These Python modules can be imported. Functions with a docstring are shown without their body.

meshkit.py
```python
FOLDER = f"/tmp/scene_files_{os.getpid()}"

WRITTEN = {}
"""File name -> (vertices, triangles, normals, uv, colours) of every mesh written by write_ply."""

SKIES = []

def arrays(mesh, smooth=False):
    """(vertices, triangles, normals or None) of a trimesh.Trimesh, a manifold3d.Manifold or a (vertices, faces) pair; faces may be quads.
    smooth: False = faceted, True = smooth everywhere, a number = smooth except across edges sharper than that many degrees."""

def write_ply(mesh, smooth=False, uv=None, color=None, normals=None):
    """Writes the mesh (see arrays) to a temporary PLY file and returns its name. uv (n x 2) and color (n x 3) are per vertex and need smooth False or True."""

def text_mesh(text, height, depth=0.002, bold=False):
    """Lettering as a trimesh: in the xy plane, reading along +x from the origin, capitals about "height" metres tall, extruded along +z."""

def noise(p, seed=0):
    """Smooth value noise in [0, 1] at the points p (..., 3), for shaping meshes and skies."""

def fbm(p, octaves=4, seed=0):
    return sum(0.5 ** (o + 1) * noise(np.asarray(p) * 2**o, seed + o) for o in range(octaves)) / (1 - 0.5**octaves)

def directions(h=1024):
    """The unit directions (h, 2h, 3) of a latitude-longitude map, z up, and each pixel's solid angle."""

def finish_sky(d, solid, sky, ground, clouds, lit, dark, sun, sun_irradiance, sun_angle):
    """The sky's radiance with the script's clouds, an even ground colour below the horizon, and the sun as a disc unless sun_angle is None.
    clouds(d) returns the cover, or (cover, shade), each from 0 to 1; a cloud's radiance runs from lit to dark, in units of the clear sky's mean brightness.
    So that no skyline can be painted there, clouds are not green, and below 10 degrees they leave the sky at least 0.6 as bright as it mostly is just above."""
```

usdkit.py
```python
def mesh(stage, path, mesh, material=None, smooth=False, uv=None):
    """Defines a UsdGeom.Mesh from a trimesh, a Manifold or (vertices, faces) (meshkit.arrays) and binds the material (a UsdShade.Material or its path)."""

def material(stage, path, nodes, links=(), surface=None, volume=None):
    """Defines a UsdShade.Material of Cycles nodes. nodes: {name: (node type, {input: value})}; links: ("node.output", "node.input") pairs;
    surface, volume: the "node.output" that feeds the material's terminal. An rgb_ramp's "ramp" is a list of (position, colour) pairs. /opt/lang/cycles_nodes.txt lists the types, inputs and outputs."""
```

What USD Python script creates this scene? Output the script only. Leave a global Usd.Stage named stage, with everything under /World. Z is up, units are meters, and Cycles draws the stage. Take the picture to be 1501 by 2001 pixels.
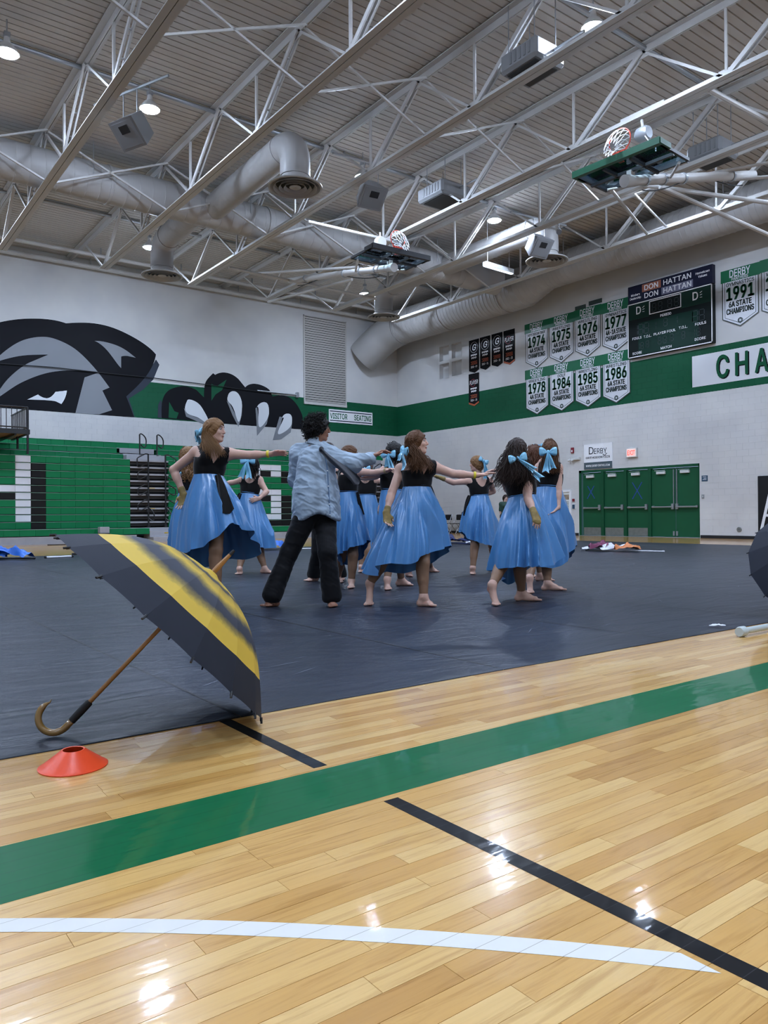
import math, random
import numpy as np, trimesh, shapely
from shapely.geometry import Polygon
from shapely import affinity
from scipy.interpolate import CubicSpline, CubicHermiteSpline
import usdkit, meshkit
from pxr import Usd, UsdGeom, UsdLux, UsdShade, Sdf, Gf

stage = Usd.Stage.CreateInMemory()
UsdGeom.SetStageUpAxis(stage, UsdGeom.Tokens.z)
UsdGeom.SetStageMetersPerUnit(stage, 1.0)
UsdGeom.Xform.Define(stage, '/World')
UsdGeom.Scope.Define(stage, '/World/Looks')

# ---------------------------------------------------------------- camera (a phone held 0.82 m above the court)
FPX, YAW, PITCH, ROLL, EYE = 1495.0, .6423, .0048, -.0068, .82
def ray(px, py):
    x, z = (px - 750.5) / FPX, (1000.5 - py) / FPX
    c, s = math.cos(ROLL), math.sin(ROLL); x, z = c*x - s*z, s*x + c*z
    c, s = math.cos(PITCH), math.sin(PITCH); y, z = c - s*z, s + c*z
    c, s = math.cos(YAW), math.sin(YAW)
    return np.array([x*c + y*s, -x*s + y*c, z])
CAM_O = np.array([0, 0, EYE])
CAM_F = ray(750.5, 1000.5); CAM_R = ray(750.5 + FPX, 1000.5) - CAM_F; CAM_U = ray(750.5, 1000.5 - FPX) - CAM_F
cam = UsdGeom.Camera.Define(stage, '/World/camera')
cam.CreateHorizontalApertureAttr(36.0); cam.CreateVerticalApertureAttr(36.0*2001/1501)
cam.CreateFocalLengthAttr(36.0*FPX/1501)
cam.CreateClippingRangeAttr(Gf.Vec2f(.05, 300))
cam.CreateExposureAttr(4.7)
UsdGeom.Xformable(cam).AddTransformOp().Set(Gf.Matrix4d(*[float(v) for v in (*CAM_R, 0, *CAM_U, 0, *(-CAM_F), 0, *CAM_O, 1)]))

# ---------------------------------------------------------------- light: LED high bays under the roof deck (each lamp's light is in its builder), night outside
LAMP_POWER = 25.0          # radiance of a lamp lens
LAMP_COLOR = (.80, .97, 1.27)
dome = UsdLux.DomeLight.Define(stage, '/World/night_sky'); dome.CreateIntensityAttr(.02); dome.CreateColorAttr(Gf.Vec3f(.5, .6, 1))

# ---------------------------------------------------------------- measured planes and look-up of points on them
XW, YW, DECK = 23.74, 30.53, 10.8
def at(px, py, ax, val):
    d = ray(px, py); i = 'XYZ'.index(ax)
    return CAM_O + d*((val - CAM_O[i])/d[i])
def fl(px, py, z=0.0): return at(px, py, 'Z', z)
def Rw(px, py): p = at(px, py, 'X', XW); return np.array([p[1], p[2]])
def Lw(px, py): p = at(px, py, 'Y', YW); return np.array([p[0], p[2]])
def dep(px, py, d): return CAM_O + ray(px, py)*d
def proj(P):
    d = np.asarray(P, float) - CAM_O; w = d @ CAM_F
    return np.stack([750.5 + FPX*(d @ CAM_R)/w, 1000.5 - FPX*(d @ CAM_U)/w, w], -1)
RIGHT = np.array([math.cos(YAW), -math.sin(YAW), 0]); AWAY = np.array([math.sin(YAW), math.cos(YAW), 0]); UP = np.array([0, 0, 1.])
def facing(deg): a = math.radians(deg); return RIGHT*math.cos(a) + AWAY*math.sin(a)   # 0 = picture right, 90 = away

# ---------------------------------------------------------------- materials
def S(h):
    h = h.lstrip('#'); c = np.array([int(h[i:i+2], 16)/255 for i in (0, 2, 4)])
    return tuple(np.where(c <= .04045, c/12.92, ((c+.055)/1.055)**2.4))
M = {}
def mat(name, col, rough=.5, metal=0, var=0, noise=0, nscale=8, bump=0, bscale=60, coat=0, spec=.5, emit=None, es=0, sheen=0, island=0, trans=0, sss=0, stretch=None, aniso=0):
    """A principled material; noise: colour mottling in object space, var: per-object tone, island: per-piece tone, bump: fine relief."""
    col = S(col) if isinstance(col, str) else col
    p = dict(base_color=col, roughness=rough, metallic=metal, specular_ior_level=spec)
    if coat: p.update(coat_weight=coat, coat_roughness=.06)
    if emit is not None: p.update(emission_color=S(emit) if isinstance(emit, str) else emit, emission_strength=es)
    if sheen: p.update(sheen_weight=sheen, sheen_roughness=.4)
    if trans: p.update(transmission_weight=trans)
    if aniso: p.update(anisotropic=aniso)
    if sss: p.update(subsurface_weight=sss, subsurface_scale=.006, subsurface_radius=(1, .35, .2))
    n, l = {'p': ('principled_bsdf', p)}, []
    last = None
    if noise or bump:
        n['t'] = ('texture_coordinate', {}); vec = 't.object'
        if stretch:
            n['mp'] = ('mapping', {'scale': stretch}); l.append(('t.object', 'mp.vector')); vec = 'mp.vector'
    if noise:
        n['n'] = ('noise_texture', {'scale': nscale, 'detail': 4}); l.append((vec, 'n.vector'))
        n['r'] = ('rgb_ramp', {'ramp': [(.3, tuple(np.clip(np.array(col)*(1-noise), 0, 1))), (.7, tuple(np.clip(np.array(col)*(1+noise), 0, 1)))]})
        l.append(('n.fac', 'r.fac')); last = 'r.color'
    if var or island:
        n['oi'] = ('geometry', {}) if island else ('object_info', {})
        src = 'oi.random_per_island' if island else 'oi.random'
        k = island or var
        n['mr'] = ('map_range', {'from_min': 0, 'from_max': 1, 'to_min': 1-k, 'to_max': 1+k}); l.append((src, 'mr.value'))
        n['hs'] = ('hsv', {'hue': .5, 'saturation': 1, 'fac': 1, 'color': col}); l.append(('mr.result', 'hs.value'))
        if last: l.append((last, 'hs.color'))
        last = 'hs.color'
    if last: l.append((last, 'p.base_color'))
    if bump:
        n['bn'] = ('noise_texture', {'scale': bscale, 'detail': 3}); l.append((vec, 'bn.vector'))
        n['b'] = ('bump', {'strength': bump, 'distance': .01}); l += [('bn.fac', 'b.height'), ('b.normal', 'p.normal')]
    M[name] = usdkit.material(stage, '/World/Looks/'+name, n, l, surface='p.BSDF')
    return M[name]

# ---------------------------------------------------------------- scene helpers
_used = {}
def numbered(parent, name):
    k = (parent, name); i = _used.get(k, 0); _used[k] = i + 1
    return name if i == 0 else f'{name}_{i:03d}'
_loc = {}
def tag(prim, label=None, cat=None, group=None, kind=None):
    for k, v in (('label', label), ('category', cat), ('group', group), ('kind', kind)):
        if v: prim.SetCustomDataByKey(k, v)
    return prim
def thing(name, label, cat, loc=(0, 0, 0), group=None, kind=None):
    path = '/World/' + numbered('/World', name)
    x = UsdGeom.Xform.Define(stage, path); x.AddTranslateOp().Set(Gf.Vec3d(*map(float, loc)))
    _loc[path] = np.array(loc, float)
    return tag(x.GetPrim(), label, cat, group, kind)
def part(parent, name, mesh, m, smooth=False, label=None, kind=None, uv=None):
    """One mesh (given in world coordinates) as a part of parent (a prim)."""
    base = str(parent.GetPath()); path = base + '/' + numbered(base, name)
    org = _loc[base]
    v, f, n = meshkit.arrays(mesh, smooth)
    g = UsdGeom.Mesh.Define(stage, path)
    from pxr import Vt
    g.CreatePointsAttr(Vt.Vec3fArray.FromNumpy((v - org).astype(np.float32)))
    g.CreateFaceVertexCountsAttr(Vt.IntArray.FromNumpy(np.full(len(f), 3, np.int32)))
    g.CreateFaceVertexIndicesAttr(Vt.IntArray.FromNumpy(f.astype(np.int32).ravel()))
    g.CreateSubdivisionSchemeAttr('none'); g.CreateDoubleSidedAttr(True)
    if n is not None:
        g.CreateNormalsAttr(Vt.Vec3fArray.FromNumpy(n.astype(np.float32))); g.SetNormalsInterpolation('vertex')
    UsdShade.MaterialBindingAPI.Apply(g.GetPrim()).Bind(M[m] if isinstance(m, str) else m)
    _loc[path] = org
    return tag(g.GetPrim(), label, kind=kind)
class _W:
    def GetPath(self): return '/World'
WORLD = _W(); _loc['/World'] = np.zeros(3)
def struct(name, mesh, m, parent=None, smooth=False, kind='structure', label=None):
    return part(parent or WORLD, name, mesh, m, smooth, label, kind if parent is None else (kind if kind == 'stuff' else None))
def solo(name, mesh, m, label, cat, smooth=False, group=None, kind=None):
    return tag(part(WORLD, name, mesh, m, smooth), label, cat, group, kind)
def dup(src, loc, label, rotz=0, group=None):
    was = src.GetCustomData(); base = src.GetPath().name.rstrip('0123456789').rstrip('_') if src.GetPath().name[-3:].isdigit() else src.GetPath().name
    path = '/World/' + numbered('/World', base)
    x = UsdGeom.Xform.Define(stage, path); x.AddTranslateOp().Set(Gf.Vec3d(*map(float, loc)))
    p = x.GetPrim()
    p.GetReferences().AddInternalReference(src.GetPath()); p.SetInstanceable(True)
    if rotz:
        x.ClearXformOpOrder(); x.AddTranslateOp().Set(Gf.Vec3d(*map(float, loc))); x.AddRotateZOp().Set(float(rotz))
    return tag(p, label, was['category'], group or was.get('group'))

# ---------------------------------------------------------------- mesh helpers (all return (vertices, faces))
def cat(*ms):
    V, F, n = [], [], 0
    for v, f in ms:
        v = np.asarray(v, float); f = np.asarray(f, int)
        if f.shape[1] == 4: f = np.vstack([f[:, [0, 1, 2]], f[:, [0, 2, 3]]])
        V.append(v); F.append(f + n); n += len(v)
    return np.vstack(V), np.vstack(F)
_BF = np.array([[0, 2, 3, 1], [4, 5, 7, 6], [0, 1, 5, 4], [2, 6, 7, 3], [0, 4, 6, 2], [1, 3, 7, 5]])
def box(a, b, ch=0):
    """Axis-aligned box from corner a to corner b; ch chamfers its edges."""
    a, b = np.minimum(a, b).astype(float), np.maximum(a, b).astype(float)
    if ch:
        ch = min(ch, (b - a).min()*.45)
        pts = []
        for s in np.ndindex(2, 2, 2):
            c = np.where(s, b, a); sg = np.where(s, -1, 1)
            for k in range(3):
                d = sg*ch; d[k] = 0; pts.append(c + d)
        h = trimesh.convex.convex_hull(np.array(pts)); return np.array(h.vertices), np.array(h.faces)
    v = np.array([[(a, b)[i][0], (a, b)[j][1], (a, b)[k][2]] for k in (0, 1) for j in (0, 1) for i in (0, 1)])
    return v, np.vstack([_BF[:, [0, 1, 2]], _BF[:, [0, 2, 3]]])
def frame(d, ref=None):
    d = np.asarray(d, float); d = d/np.linalg.norm(d)
    ref = np.array([0, 0, 1.]) if ref is None else np.asarray(ref, float)
    if abs(d @ ref)/np.linalg.norm(ref) > .98: ref = np.array([1., .2, 0])
    a = np.cross(ref, d); a /= np.linalg.norm(a)
    return d, a, np.cross(d, a)
def beam(p, q, w, h, ref=None):
    """Rectangular bar from p to q, w wide and h high."""
    p, q = np.asarray(p, float), np.asarray(q, float); d, a, b = frame(q - p, ref)
    v = np.array([c + a*w/2*i + b*h/2*j for c in (p, q) for j in (-1, 1) for i in (-1, 1)])
    return v, np.vstack([_BF[:, [0, 1, 2]], _BF[:, [0, 2, 3]]])
def tube(pts, r, sides=8, closed=False, cap=True):
    """Tube along a polyline; r a number or one per point."""
    p = np.asarray(pts, float); n = len(p); r = np.broadcast_to(np.asarray(r, float), (n,))
    if closed: t = np.roll(p, -1, 0) - np.roll(p, 1, 0)
    else: t = np.gradient(p, axis=0)
    t /= np.linalg.norm(t, axis=1, keepdims=True) + 1e-12
    _, a, _b = frame(t[0]); A = np.zeros_like(p)
    for i in range(n):
        a = a - t[i]*(a @ t[i]); a /= np.linalg.norm(a) + 1e-12; A[i] = a
    B = np.cross(t, A); ang = np.arange(sides)*2*np.pi/sides
    v = p[:, None] + r[:, None, None]*(np.cos(ang)[None, :, None]*A[:, None] + np.sin(ang)[None, :, None]*B[:, None])
    v = v.reshape(-1, 3); f = []
    m = n if closed else n - 1
    i = np.arange(m)[:, None]; j = np.arange(sides)[None]
    i2 = (i + 1) % n; j2 = (j + 1) % sides
    q = np.stack(np.broadcast_arrays(i*sides + j, i*sides + j2, i2*sides + j2, i2*sides + j), -1).reshape(-1, 4)
    f = [q[:, [0, 1, 2]], q[:, [0, 2, 3]]]
    if cap and not closed:
        v = np.vstack([v, p[:1], p[-1:]]); k = np.arange(sides)
        f += [np.stack([np.full(sides, n*sides), (k + 1) % sides, k], 1), np.stack([np.full(sides, n*sides + 1), (n-1)*sides + k, (n-1)*sides + (k + 1) % sides], 1)]
    return v, np.vstack(f)
def rod(p, q, r, sides=8): return tube([p, q], r, sides)
def lathe(prof, c=(0, 0, 0), axis=(0, 0, 1), n=24):
    """Turned profile [(radius, height), ...] about an axis through c."""
    d, a, b = frame(axis); c = np.asarray(c, float); prof = np.asarray(prof, float); k = len(prof)
    ang = np.arange(n)*2*np.pi/n
    v = (c + prof[:, 1][:, None, None]*d + prof[:, 0][:, None, None]*(np.cos(ang)[None, :, None]*a + np.sin(ang)[None, :, None]*b)).reshape(-1, 3)
    i = np.arange(k-1)[:, None]; j = np.arange(n)[None]; j2 = (j+1) % n
    q = np.stack(np.broadcast_arrays(i*n + j, i*n + j2, (i+1)*n + j2, (i+1)*n + j), -1).reshape(-1, 4)
    return v, np.vstack([q[:, [0, 1, 2]], q[:, [0, 2, 3]]])
def grid(P):
    """Surface through an array of points (m, n, 3)."""
    m, n = P.shape[:2]; i = np.arange(m-1)[:, None]; j = np.arange(n-1)[None]
    q = np.stack([i*n + j, i*n + j + 1, (i+1)*n + j + 1, (i+1)*n + j], -1).reshape(-1, 4)
    return P.reshape(-1, 3), np.vstack([q[:, [0, 1, 2]], q[:, [0, 2, 3]]])
def prism(poly, origin, ux, uy, depth, off=0.0):
    """Flat polygon (shapely or points, in u,v) extruded by depth along ux x uy from off."""
    if not isinstance(poly, (Polygon, shapely.MultiPolygon)): poly = Polygon(poly).buffer(0)
    origin, ux, uy = (np.asarray(x, float) for x in (origin, ux, uy)); uz = np.cross(ux, uy)
    out = []
    for g in getattr(poly, 'geoms', [poly]):
        if g.area < 1e-9: continue
        m = trimesh.creation.extrude_polygon(g, depth, engine='earcut'); v = np.asarray(m.vertices)
        out.append((origin + v[:, :1]*ux + v[:, 1:2]*uy + (v[:, 2:3] + off)*uz, np.asarray(m.faces)))
    return cat(*out)
def text(s, h, origin, ux, uy, depth=.002, bold=True, align='c', width=None, off=0.0, slant=0):
    """Lettering with capitals h tall whose anchor is origin; width squeezes it."""
    m = meshkit.text_mesh(s, h, depth, bold); v = np.array(m.vertices)
    x0, x1 = v[:, 0].min(), v[:, 0].max(); v[:, 0] -= {'c': (x0+x1)/2, 'l': x0, 'r': x1}[align]
    if width: v[:, 0] *= width/(x1 - x0)
    if slant: v[:, 0] += v[:, 1]*slant
    origin, ux, uy = (np.asarray(x, float) for x in (origin, ux, uy)); uz = np.cross(ux, uy)
    return origin + v[:, :1]*ux + v[:, 1:2]*uy + (v[:, 2:3] + off)*uz, np.array(m.faces)
def arc(c, r, a0, a1, n, ux, uy): t = np.radians(np.linspace(a0, a1, n))[:, None]; return np.asarray(c) + r*(np.cos(t)*np.asarray(ux) + np.sin(t)*np.asarray(uy))
def catmull(pts, n, closed=False):
    p = np.asarray(pts, float); k = len(p)
    if closed: return CubicSpline(np.arange(k+1), np.vstack([p, p[:1]]), bc_type='periodic')(np.linspace(0, k, n, endpoint=False))
    return CubicSpline(np.arange(k), p)(np.linspace(0, k-1, n))

# ================================================================ materials
mat('green_paint', '#0f5437', .55, spec=.2); mat('dark_paint', '#101117', .6, spec=.15); mat('grey_paint', '#83868c', .55, spec=.2); mat('shade_paint', '#333a46', .55, spec=.2); mat('white_paint', '#d8dbe0', .5)
mat('ceiling_white', '#b6b1aa', .7, noise=.05, nscale=.6); mat('steel_white', '#b9b7b4', .45); mat('duct_grey', '#a2a09e', .5, noise=.04, nscale=.8, bump=.05, bscale=3)
mat('steel', '#9a9da2', .3, .9); mat('black_steel', '#15161a', .35); mat('rubber', '#101114', .7); mat('alu', '#a4a8ac', .35, .7)
def wall_mat(name, lo, hi):
    n = {'g': ('geometry', {}), 's': ('separate_xyz', {}), 'a': ('math', {'math_type': 'greater_than', 'value2': lo}), 'b': ('math', {'math_type': 'less_than', 'value2': hi}),
         'm': ('math', {'math_type': 'multiply'}), 'nz': ('noise_texture', {'scale': .9, 'detail': 4}), 'rp': ('rgb_ramp', {'ramp': [(.3, S('#c2c2c3')), (.7, S('#cdccca'))]}),
         'c': ('mix', {'mix_type': 'mix', 'color2': S('#0f5236')}), 'bn': ('noise_texture', {'scale': 35, 'detail': 3}), 'bu': ('bump', {'strength': .12, 'distance': .01}),
         'p': ('principled_bsdf', {'roughness': .5, 'specular_ior_level': .2})}
    l = [('g.position', 's.vector'), ('s.z', 'a.value1'), ('s.z', 'b.value1'), ('a.value', 'm.value1'), ('b.value', 'm.value2'), ('g.position', 'nz.vector'), ('nz.fac', 'rp.fac'),
         ('m.value', 'c.fac'), ('rp.color', 'c.color1'), ('c.color', 'p.base_color'), ('g.position', 'bn.vector'), ('bn.fac', 'bu.height'), ('bu.normal', 'p.normal')]
    M[name] = usdkit.material(stage, '/World/Looks/'+name, n, l, surface='p.BSDF')
wall_mat('wall_paint', 4.83, 6.31)
def wood_mat(name, rand, seams=False):
    """Varnished maple; rand picks the tone of each strip."""
    n = {'g': ('geometry', {}), 'oi': ('object_info', {}), 'mp': ('mapping', {'scale': (1.2, 16, 1)}), 'nz': ('noise_texture', {'scale': 2.2, 'detail': 7, 'roughness': .62, 'distortion': .9}),
         'mp2': ('mapping', {'scale': (5, 130, 1)}), 'nf': ('noise_texture', {'scale': 1.0, 'detail': 3}),
         'off': ('vector_math', {'math_type': 'multiply_add', 'vector2': (37, 19, 5)}),
         'rp': ('rgb_ramp', {'ramp': [(.0, S('#be8e4e')), (.2, S('#cb9c58')), (.55, S('#d3a663')), (.8, S('#d8ae6c')), (1, S('#deb879'))]}),
         'r2': ('rgb_ramp', {'ramp': [(.34, (.74, .66, .56)), (.5, (1, 1, 1)), (.72, (1.0, .97, .93))]}), 'r3': ('rgb_ramp', {'ramp': [(.3, (.92, .9, .87)), (.6, (1, 1, 1))]}),
         'm1': ('mix', {'mix_type': 'multiply', 'fac': .8}), 'm2': ('mix', {'mix_type': 'multiply', 'fac': .7}),
         'wv': ('noise_texture', {'scale': 2.6, 'detail': 2}), 'mpw': ('mapping', {'scale': (1.5, 6, 1)}), 'bu': ('bump', {'strength': .09, 'distance': .012}),
         'p': ('principled_bsdf', {'roughness': .25, 'specular_ior_level': .3, 'coat_weight': .6, 'coat_roughness': .06, 'coat_ior': 1.5})}
    src = 'oi.random' if rand == 'object' else 'g.random_per_island'
    n['cx'] = ('combine_xyz', {})
    l = [(src, 'cx.x'), (src, 'cx.y'), ('cx.vector', 'off.vector1'), ('g.position', 'off.vector3'), ('off.value', 'mp.vector'), ('mp.vector', 'nz.vector'), ('off.value', 'mp2.vector'), ('mp2.vector', 'nf.vector'),
         (src, 'rp.fac'), ('nz.fac', 'r2.fac'), ('nf.fac', 'r3.fac'), ('rp.color', 'm1.color1'), ('r2.color', 'm1.color2'), ('m1.color', 'm2.color1'), ('r3.color', 'm2.color2'), ('m2.color', 'p.base_color'),
         ('g.position', 'mpw.vector'), ('mpw.vector', 'wv.vector'), ('wv.fac', 'bu.height'), ('bu.normal', 'p.normal'), ('bu.normal', 'p.coat_normal')]
    l = [(a.replace('off.value', 'off.vector'), b) for a, b in l]
    M[name] = usdkit.material(stage, '/World/Looks/'+name, n, l, surface='p.BSDF')
wood_mat('maple_strip', 'object'); wood_mat('maple_strips', 'island')
def line_paint(name, col, seam):
    """Court paint under varnish; the strip joints still read through it as fine lines."""
    n = {'g': ('geometry', {}), 's': ('separate_xyz', {}), 'm': ('math', {'math_type': 'multiply', 'value2': 1/.0589}), 'fr': ('math', {'math_type': 'fraction'}), 'lt': ('math', {'math_type': 'less_than', 'value2': .03}),
         'c': ('mix', {'mix_type': 'mix', 'color1': S(col), 'color2': S(seam)}), 'nz': ('noise_texture', {'scale': 2.6, 'detail': 2}), 'mpw': ('mapping', {'scale': (1.5, 6, 1)}), 'bu': ('bump', {'strength': .09, 'distance': .012}),
         'p': ('principled_bsdf', {'roughness': .4, 'specular_ior_level': .1, 'coat_weight': .5, 'coat_roughness': .05})}
    l = [('g.position', 's.vector'), ('s.y', 'm.value1'), ('m.value', 'fr.value1'), ('fr.value', 'lt.value1'), ('lt.value', 'c.fac'), ('c.color', 'p.base_color'),
         ('g.position', 'mpw.vector'), ('mpw.vector', 'nz.vector'), ('nz.fac', 'bu.height'), ('bu.normal', 'p.normal'), ('bu.normal', 'p.coat_normal')]
    M[name] = usdkit.material(stage, '/World/Looks/'+name, n, l, surface='p.BSDF')
line_paint('court_green', '#086039', '#0a4d31'); line_paint('court_black', '#0e0f13', '#2a2a2e'); line_paint('court_white', '#dcdad4', '#b0aba1'); line_paint('court_yellow', '#d9b740', '#a8862c')

# ================================================================ floor: maple strips 59 mm wide running along x
rng = np.random.default_rng(7)
X0, Y0 = -12.0, -9.0
fp = UsdGeom.Xform.Define(stage, '/World/floor').GetPrim(); _loc['/World/floor'] = np.zeros(3); tag(fp, 'glossy maple strip gym floor with painted court lines', 'floor', kind='structure')
part(fp, 'subfloor', box((X0, Y0, -.3), (XW, YW, -.02)), 'maple_strips')
W_ = .0589
rows, planks = range(int(-4.0/W_), int(2.98/W_) + 1), []
for r in rows:
    x = -3.0 - rng.random()
    while x < 13:
        L_ = rng.choice([.45, .6, .75, .9, 1.1, 1.35]); planks.append((r*W_, x, x + L_)); x += L_
def plank_mesh(y, x0, x1):
    g, z = .0006, rng.uniform(-.0003, 0)
    a = np.array([[x0+g, y+g, z], [x1-g, y+g, z], [x1-g, y+W_-g, z], [x0+g, y+W_-g, z]])
    b = a + [[-g, -g, -.004], [g, -g, -.004], [g, g, -.004], [-g, g, -.004]]
    return np.vstack([a, b]), np.array([[0, 1, 2], [0, 2, 3], [0, 4, 5], [0, 5, 1], [1, 5, 6], [1, 6, 2], [2, 6, 7], [2, 7, 3], [3, 7, 4], [3, 4, 0]])
def area_px(p):
    c = np.array([[p[1], p[0], 0], [p[2], p[0], 0], [p[2], p[0]+W_, 0], [p[1], p[0]+W_, 0]])
    q = proj(c)
    if q[:, 2].min() < .3: return 0
    g = Polygon(q[:, :2]); return g.buffer(0).intersection(shapely.box(0, 0, 1501, 2001)).area
sized = sorted(planks, key=lambda p: -area_px(p))
for p in sized[:298]: part(fp, 'plank', plank_mesh(*p), 'maple_strip')
rest = [plank_mesh(*p) for p in sized[298:]]
for y in np.arange(2.98//W_*W_ + W_, YW, W_*1.0):                       # strips that recede beyond the mat
    if 17.9 < y or True:
        x = X0 + rng.random()
        while x < XW:
            L_ = rng.choice([1.5, 2.2, 3.0]); x1 = min(x + L_, XW)
            if not (-5.5 < x and x1 < 18.6 and 3.1 < y < 17.2): rest.append(plank_mesh(y, x, x1))
            x = x1
part(fp, 'planks', cat(*rest), 'maple_strips', kind='stuff')
zt = (0, 0, .0004)
def paint(name, poly, m, label): part(fp, name, prism(poly, (0, 0, .0002), (1, 0, 0), (0, 1, 0), .0003), m, label=label)
paint('court_stripe', [(-4, 1.795), (13, 1.795), (13, 2.109), (-4, 2.109)], 'court_green', 'broad green painted stripe across the near floor')
paint('court_line', [(1.312, -1), (1.363, -1), (1.363, 1.765), (1.312, 1.765)], 'court_black', 'black painted line running to the green stripe')
paint('court_line', [(1.305, 2.135), (1.357, 2.135), (1.357, 2.95), (1.305, 2.95)], 'court_black', 'short black painted line between green stripe and mat')
a3 = np.radians(np.linspace(20, 80, 61)); c3 = np.array([-3.34, -3.20])
ring = Polygon(np.vstack([c3 + 6.135*np.stack([np.cos(a3), np.sin(a3)], 1), (c3 + 6.083*np.stack([np.cos(a3), np.sin(a3)], 1))[::-1]])).intersection(shapely.box(-4, .2, 1.296, 1.76))
paint('court_arc', ring, 'court_white', 'white curved three point line in the foreground')
paint('court_line', [(-5, 23.2), (17, 23.2), (17, 23.3), (-5, 23.3)], 'court_yellow', 'thin yellow line along the foot of the bleachers')
paint('court_line', [(12.5, 17.75), (19.0, 17.75), (19.0, 17.85), (12.5, 17.85)], 'court_white', 'thin white line beyond the far edge of the mat')

# ================================================================ block walls: running bond with recessed joints
def block(o, ux, uz, w, h, d=.003, g=.0011, e=.006):
    uy = np.cross(ux, uz)
    a = np.array([o + ux*(g+e*0) + uz*g, o + ux*(w-g) + uz*g, o + ux*(w-g) + uz*(h-g), o + ux*g + uz*(h-g)])
    b = a - d*uy + np.array([-ux-uz, ux-uz, ux+uz, -ux+uz])*.0009
    return np.vstack([a, b]), np.array([[0, 1, 2], [0, 2, 3], [0, 4, 5], [0, 5, 1], [1, 5, 6], [1, 6, 2], [2, 6, 7], [2, 7, 3], [3, 7, 4], [3, 4, 0]])
def block_wall(prim, org, ux, length, z1, skip, u0=0):
    z1 = 31*.2032 + .001; part(prim, 'plaster', box(np.array(org)+[0, 0, z1], np.array(org)+np.array(ux)*length+np.array([.012 if ux[1] else 0, .012 if ux[0] else 0, DECK])), 'wall_paint') if ux[0] else [part(prim, 'plaster', q, 'wall_paint') for q in (box((XW, 27.4, z1), (XW+.012, YW, DECK)), box((XW, 3.5, z1), (XW+.012, 25.6, DECK)), box((XW, 25.6, 8.9), (XW+.012, 27.4, DECK)), box((XW, 25.6, z1), (XW+.012, 27.4, 7.1)))]
    ux = np.array(ux, float); uz = UP; out = []
    for k in range(int(z1/.2032)):
        u = u0 - (.2032 if k % 2 else 0)
        while u < length:
            a, b = max(u, u0), min(u + .4064, length)
            if b - a > .05 and not skip(a, b, k*.2032, k*.2032 + .2032):
                o = np.array(org) + ux*a + uz*(k*.2032)
                q = proj(np.array([o, o + ux*(b-a) + uz*.2032])); vis = (q[:, 0].max() > 0) and (q[:, 0].min() < 1501) and q[:, 2].min() > 1
                out.append(((abs(q[1, 0]-q[0, 0])*abs(q[1, 1]-q[0, 1]) if vis and k*.2032 < 6.3 else 0), block(o, ux, uz, b-a, .2032)))
            u += .4064
    out.sort(key=lambda t: -t[0])
    for s, m in out[:280]: part(prim, 'block', m, 'wall_paint')
    part(prim, 'blocks', cat(*[m for s, m in out[280:]]), 'wall_paint', kind='stuff')
def wall(name, a, b, label, m='wall_paint'):
    p = UsdGeom.Xform.Define(stage, '/World/'+name).GetPrim(); _loc['/World/'+name] = np.zeros(3); tag(p, label, 'wall', kind='structure')
    for i, (q, r) in enumerate(zip(a, b)): part(p, 'backing', box(q, r), m)
    return p
DY0, DY1, DZ = 14.14, 19.14, 2.5                          # door recess in the right wall
NY = [(25.75, 26.41), (26.62, 27.27)]; NZ = [(7.24, 7.92), (8.06, 8.74)]       # four square recesses high on the wall
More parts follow.
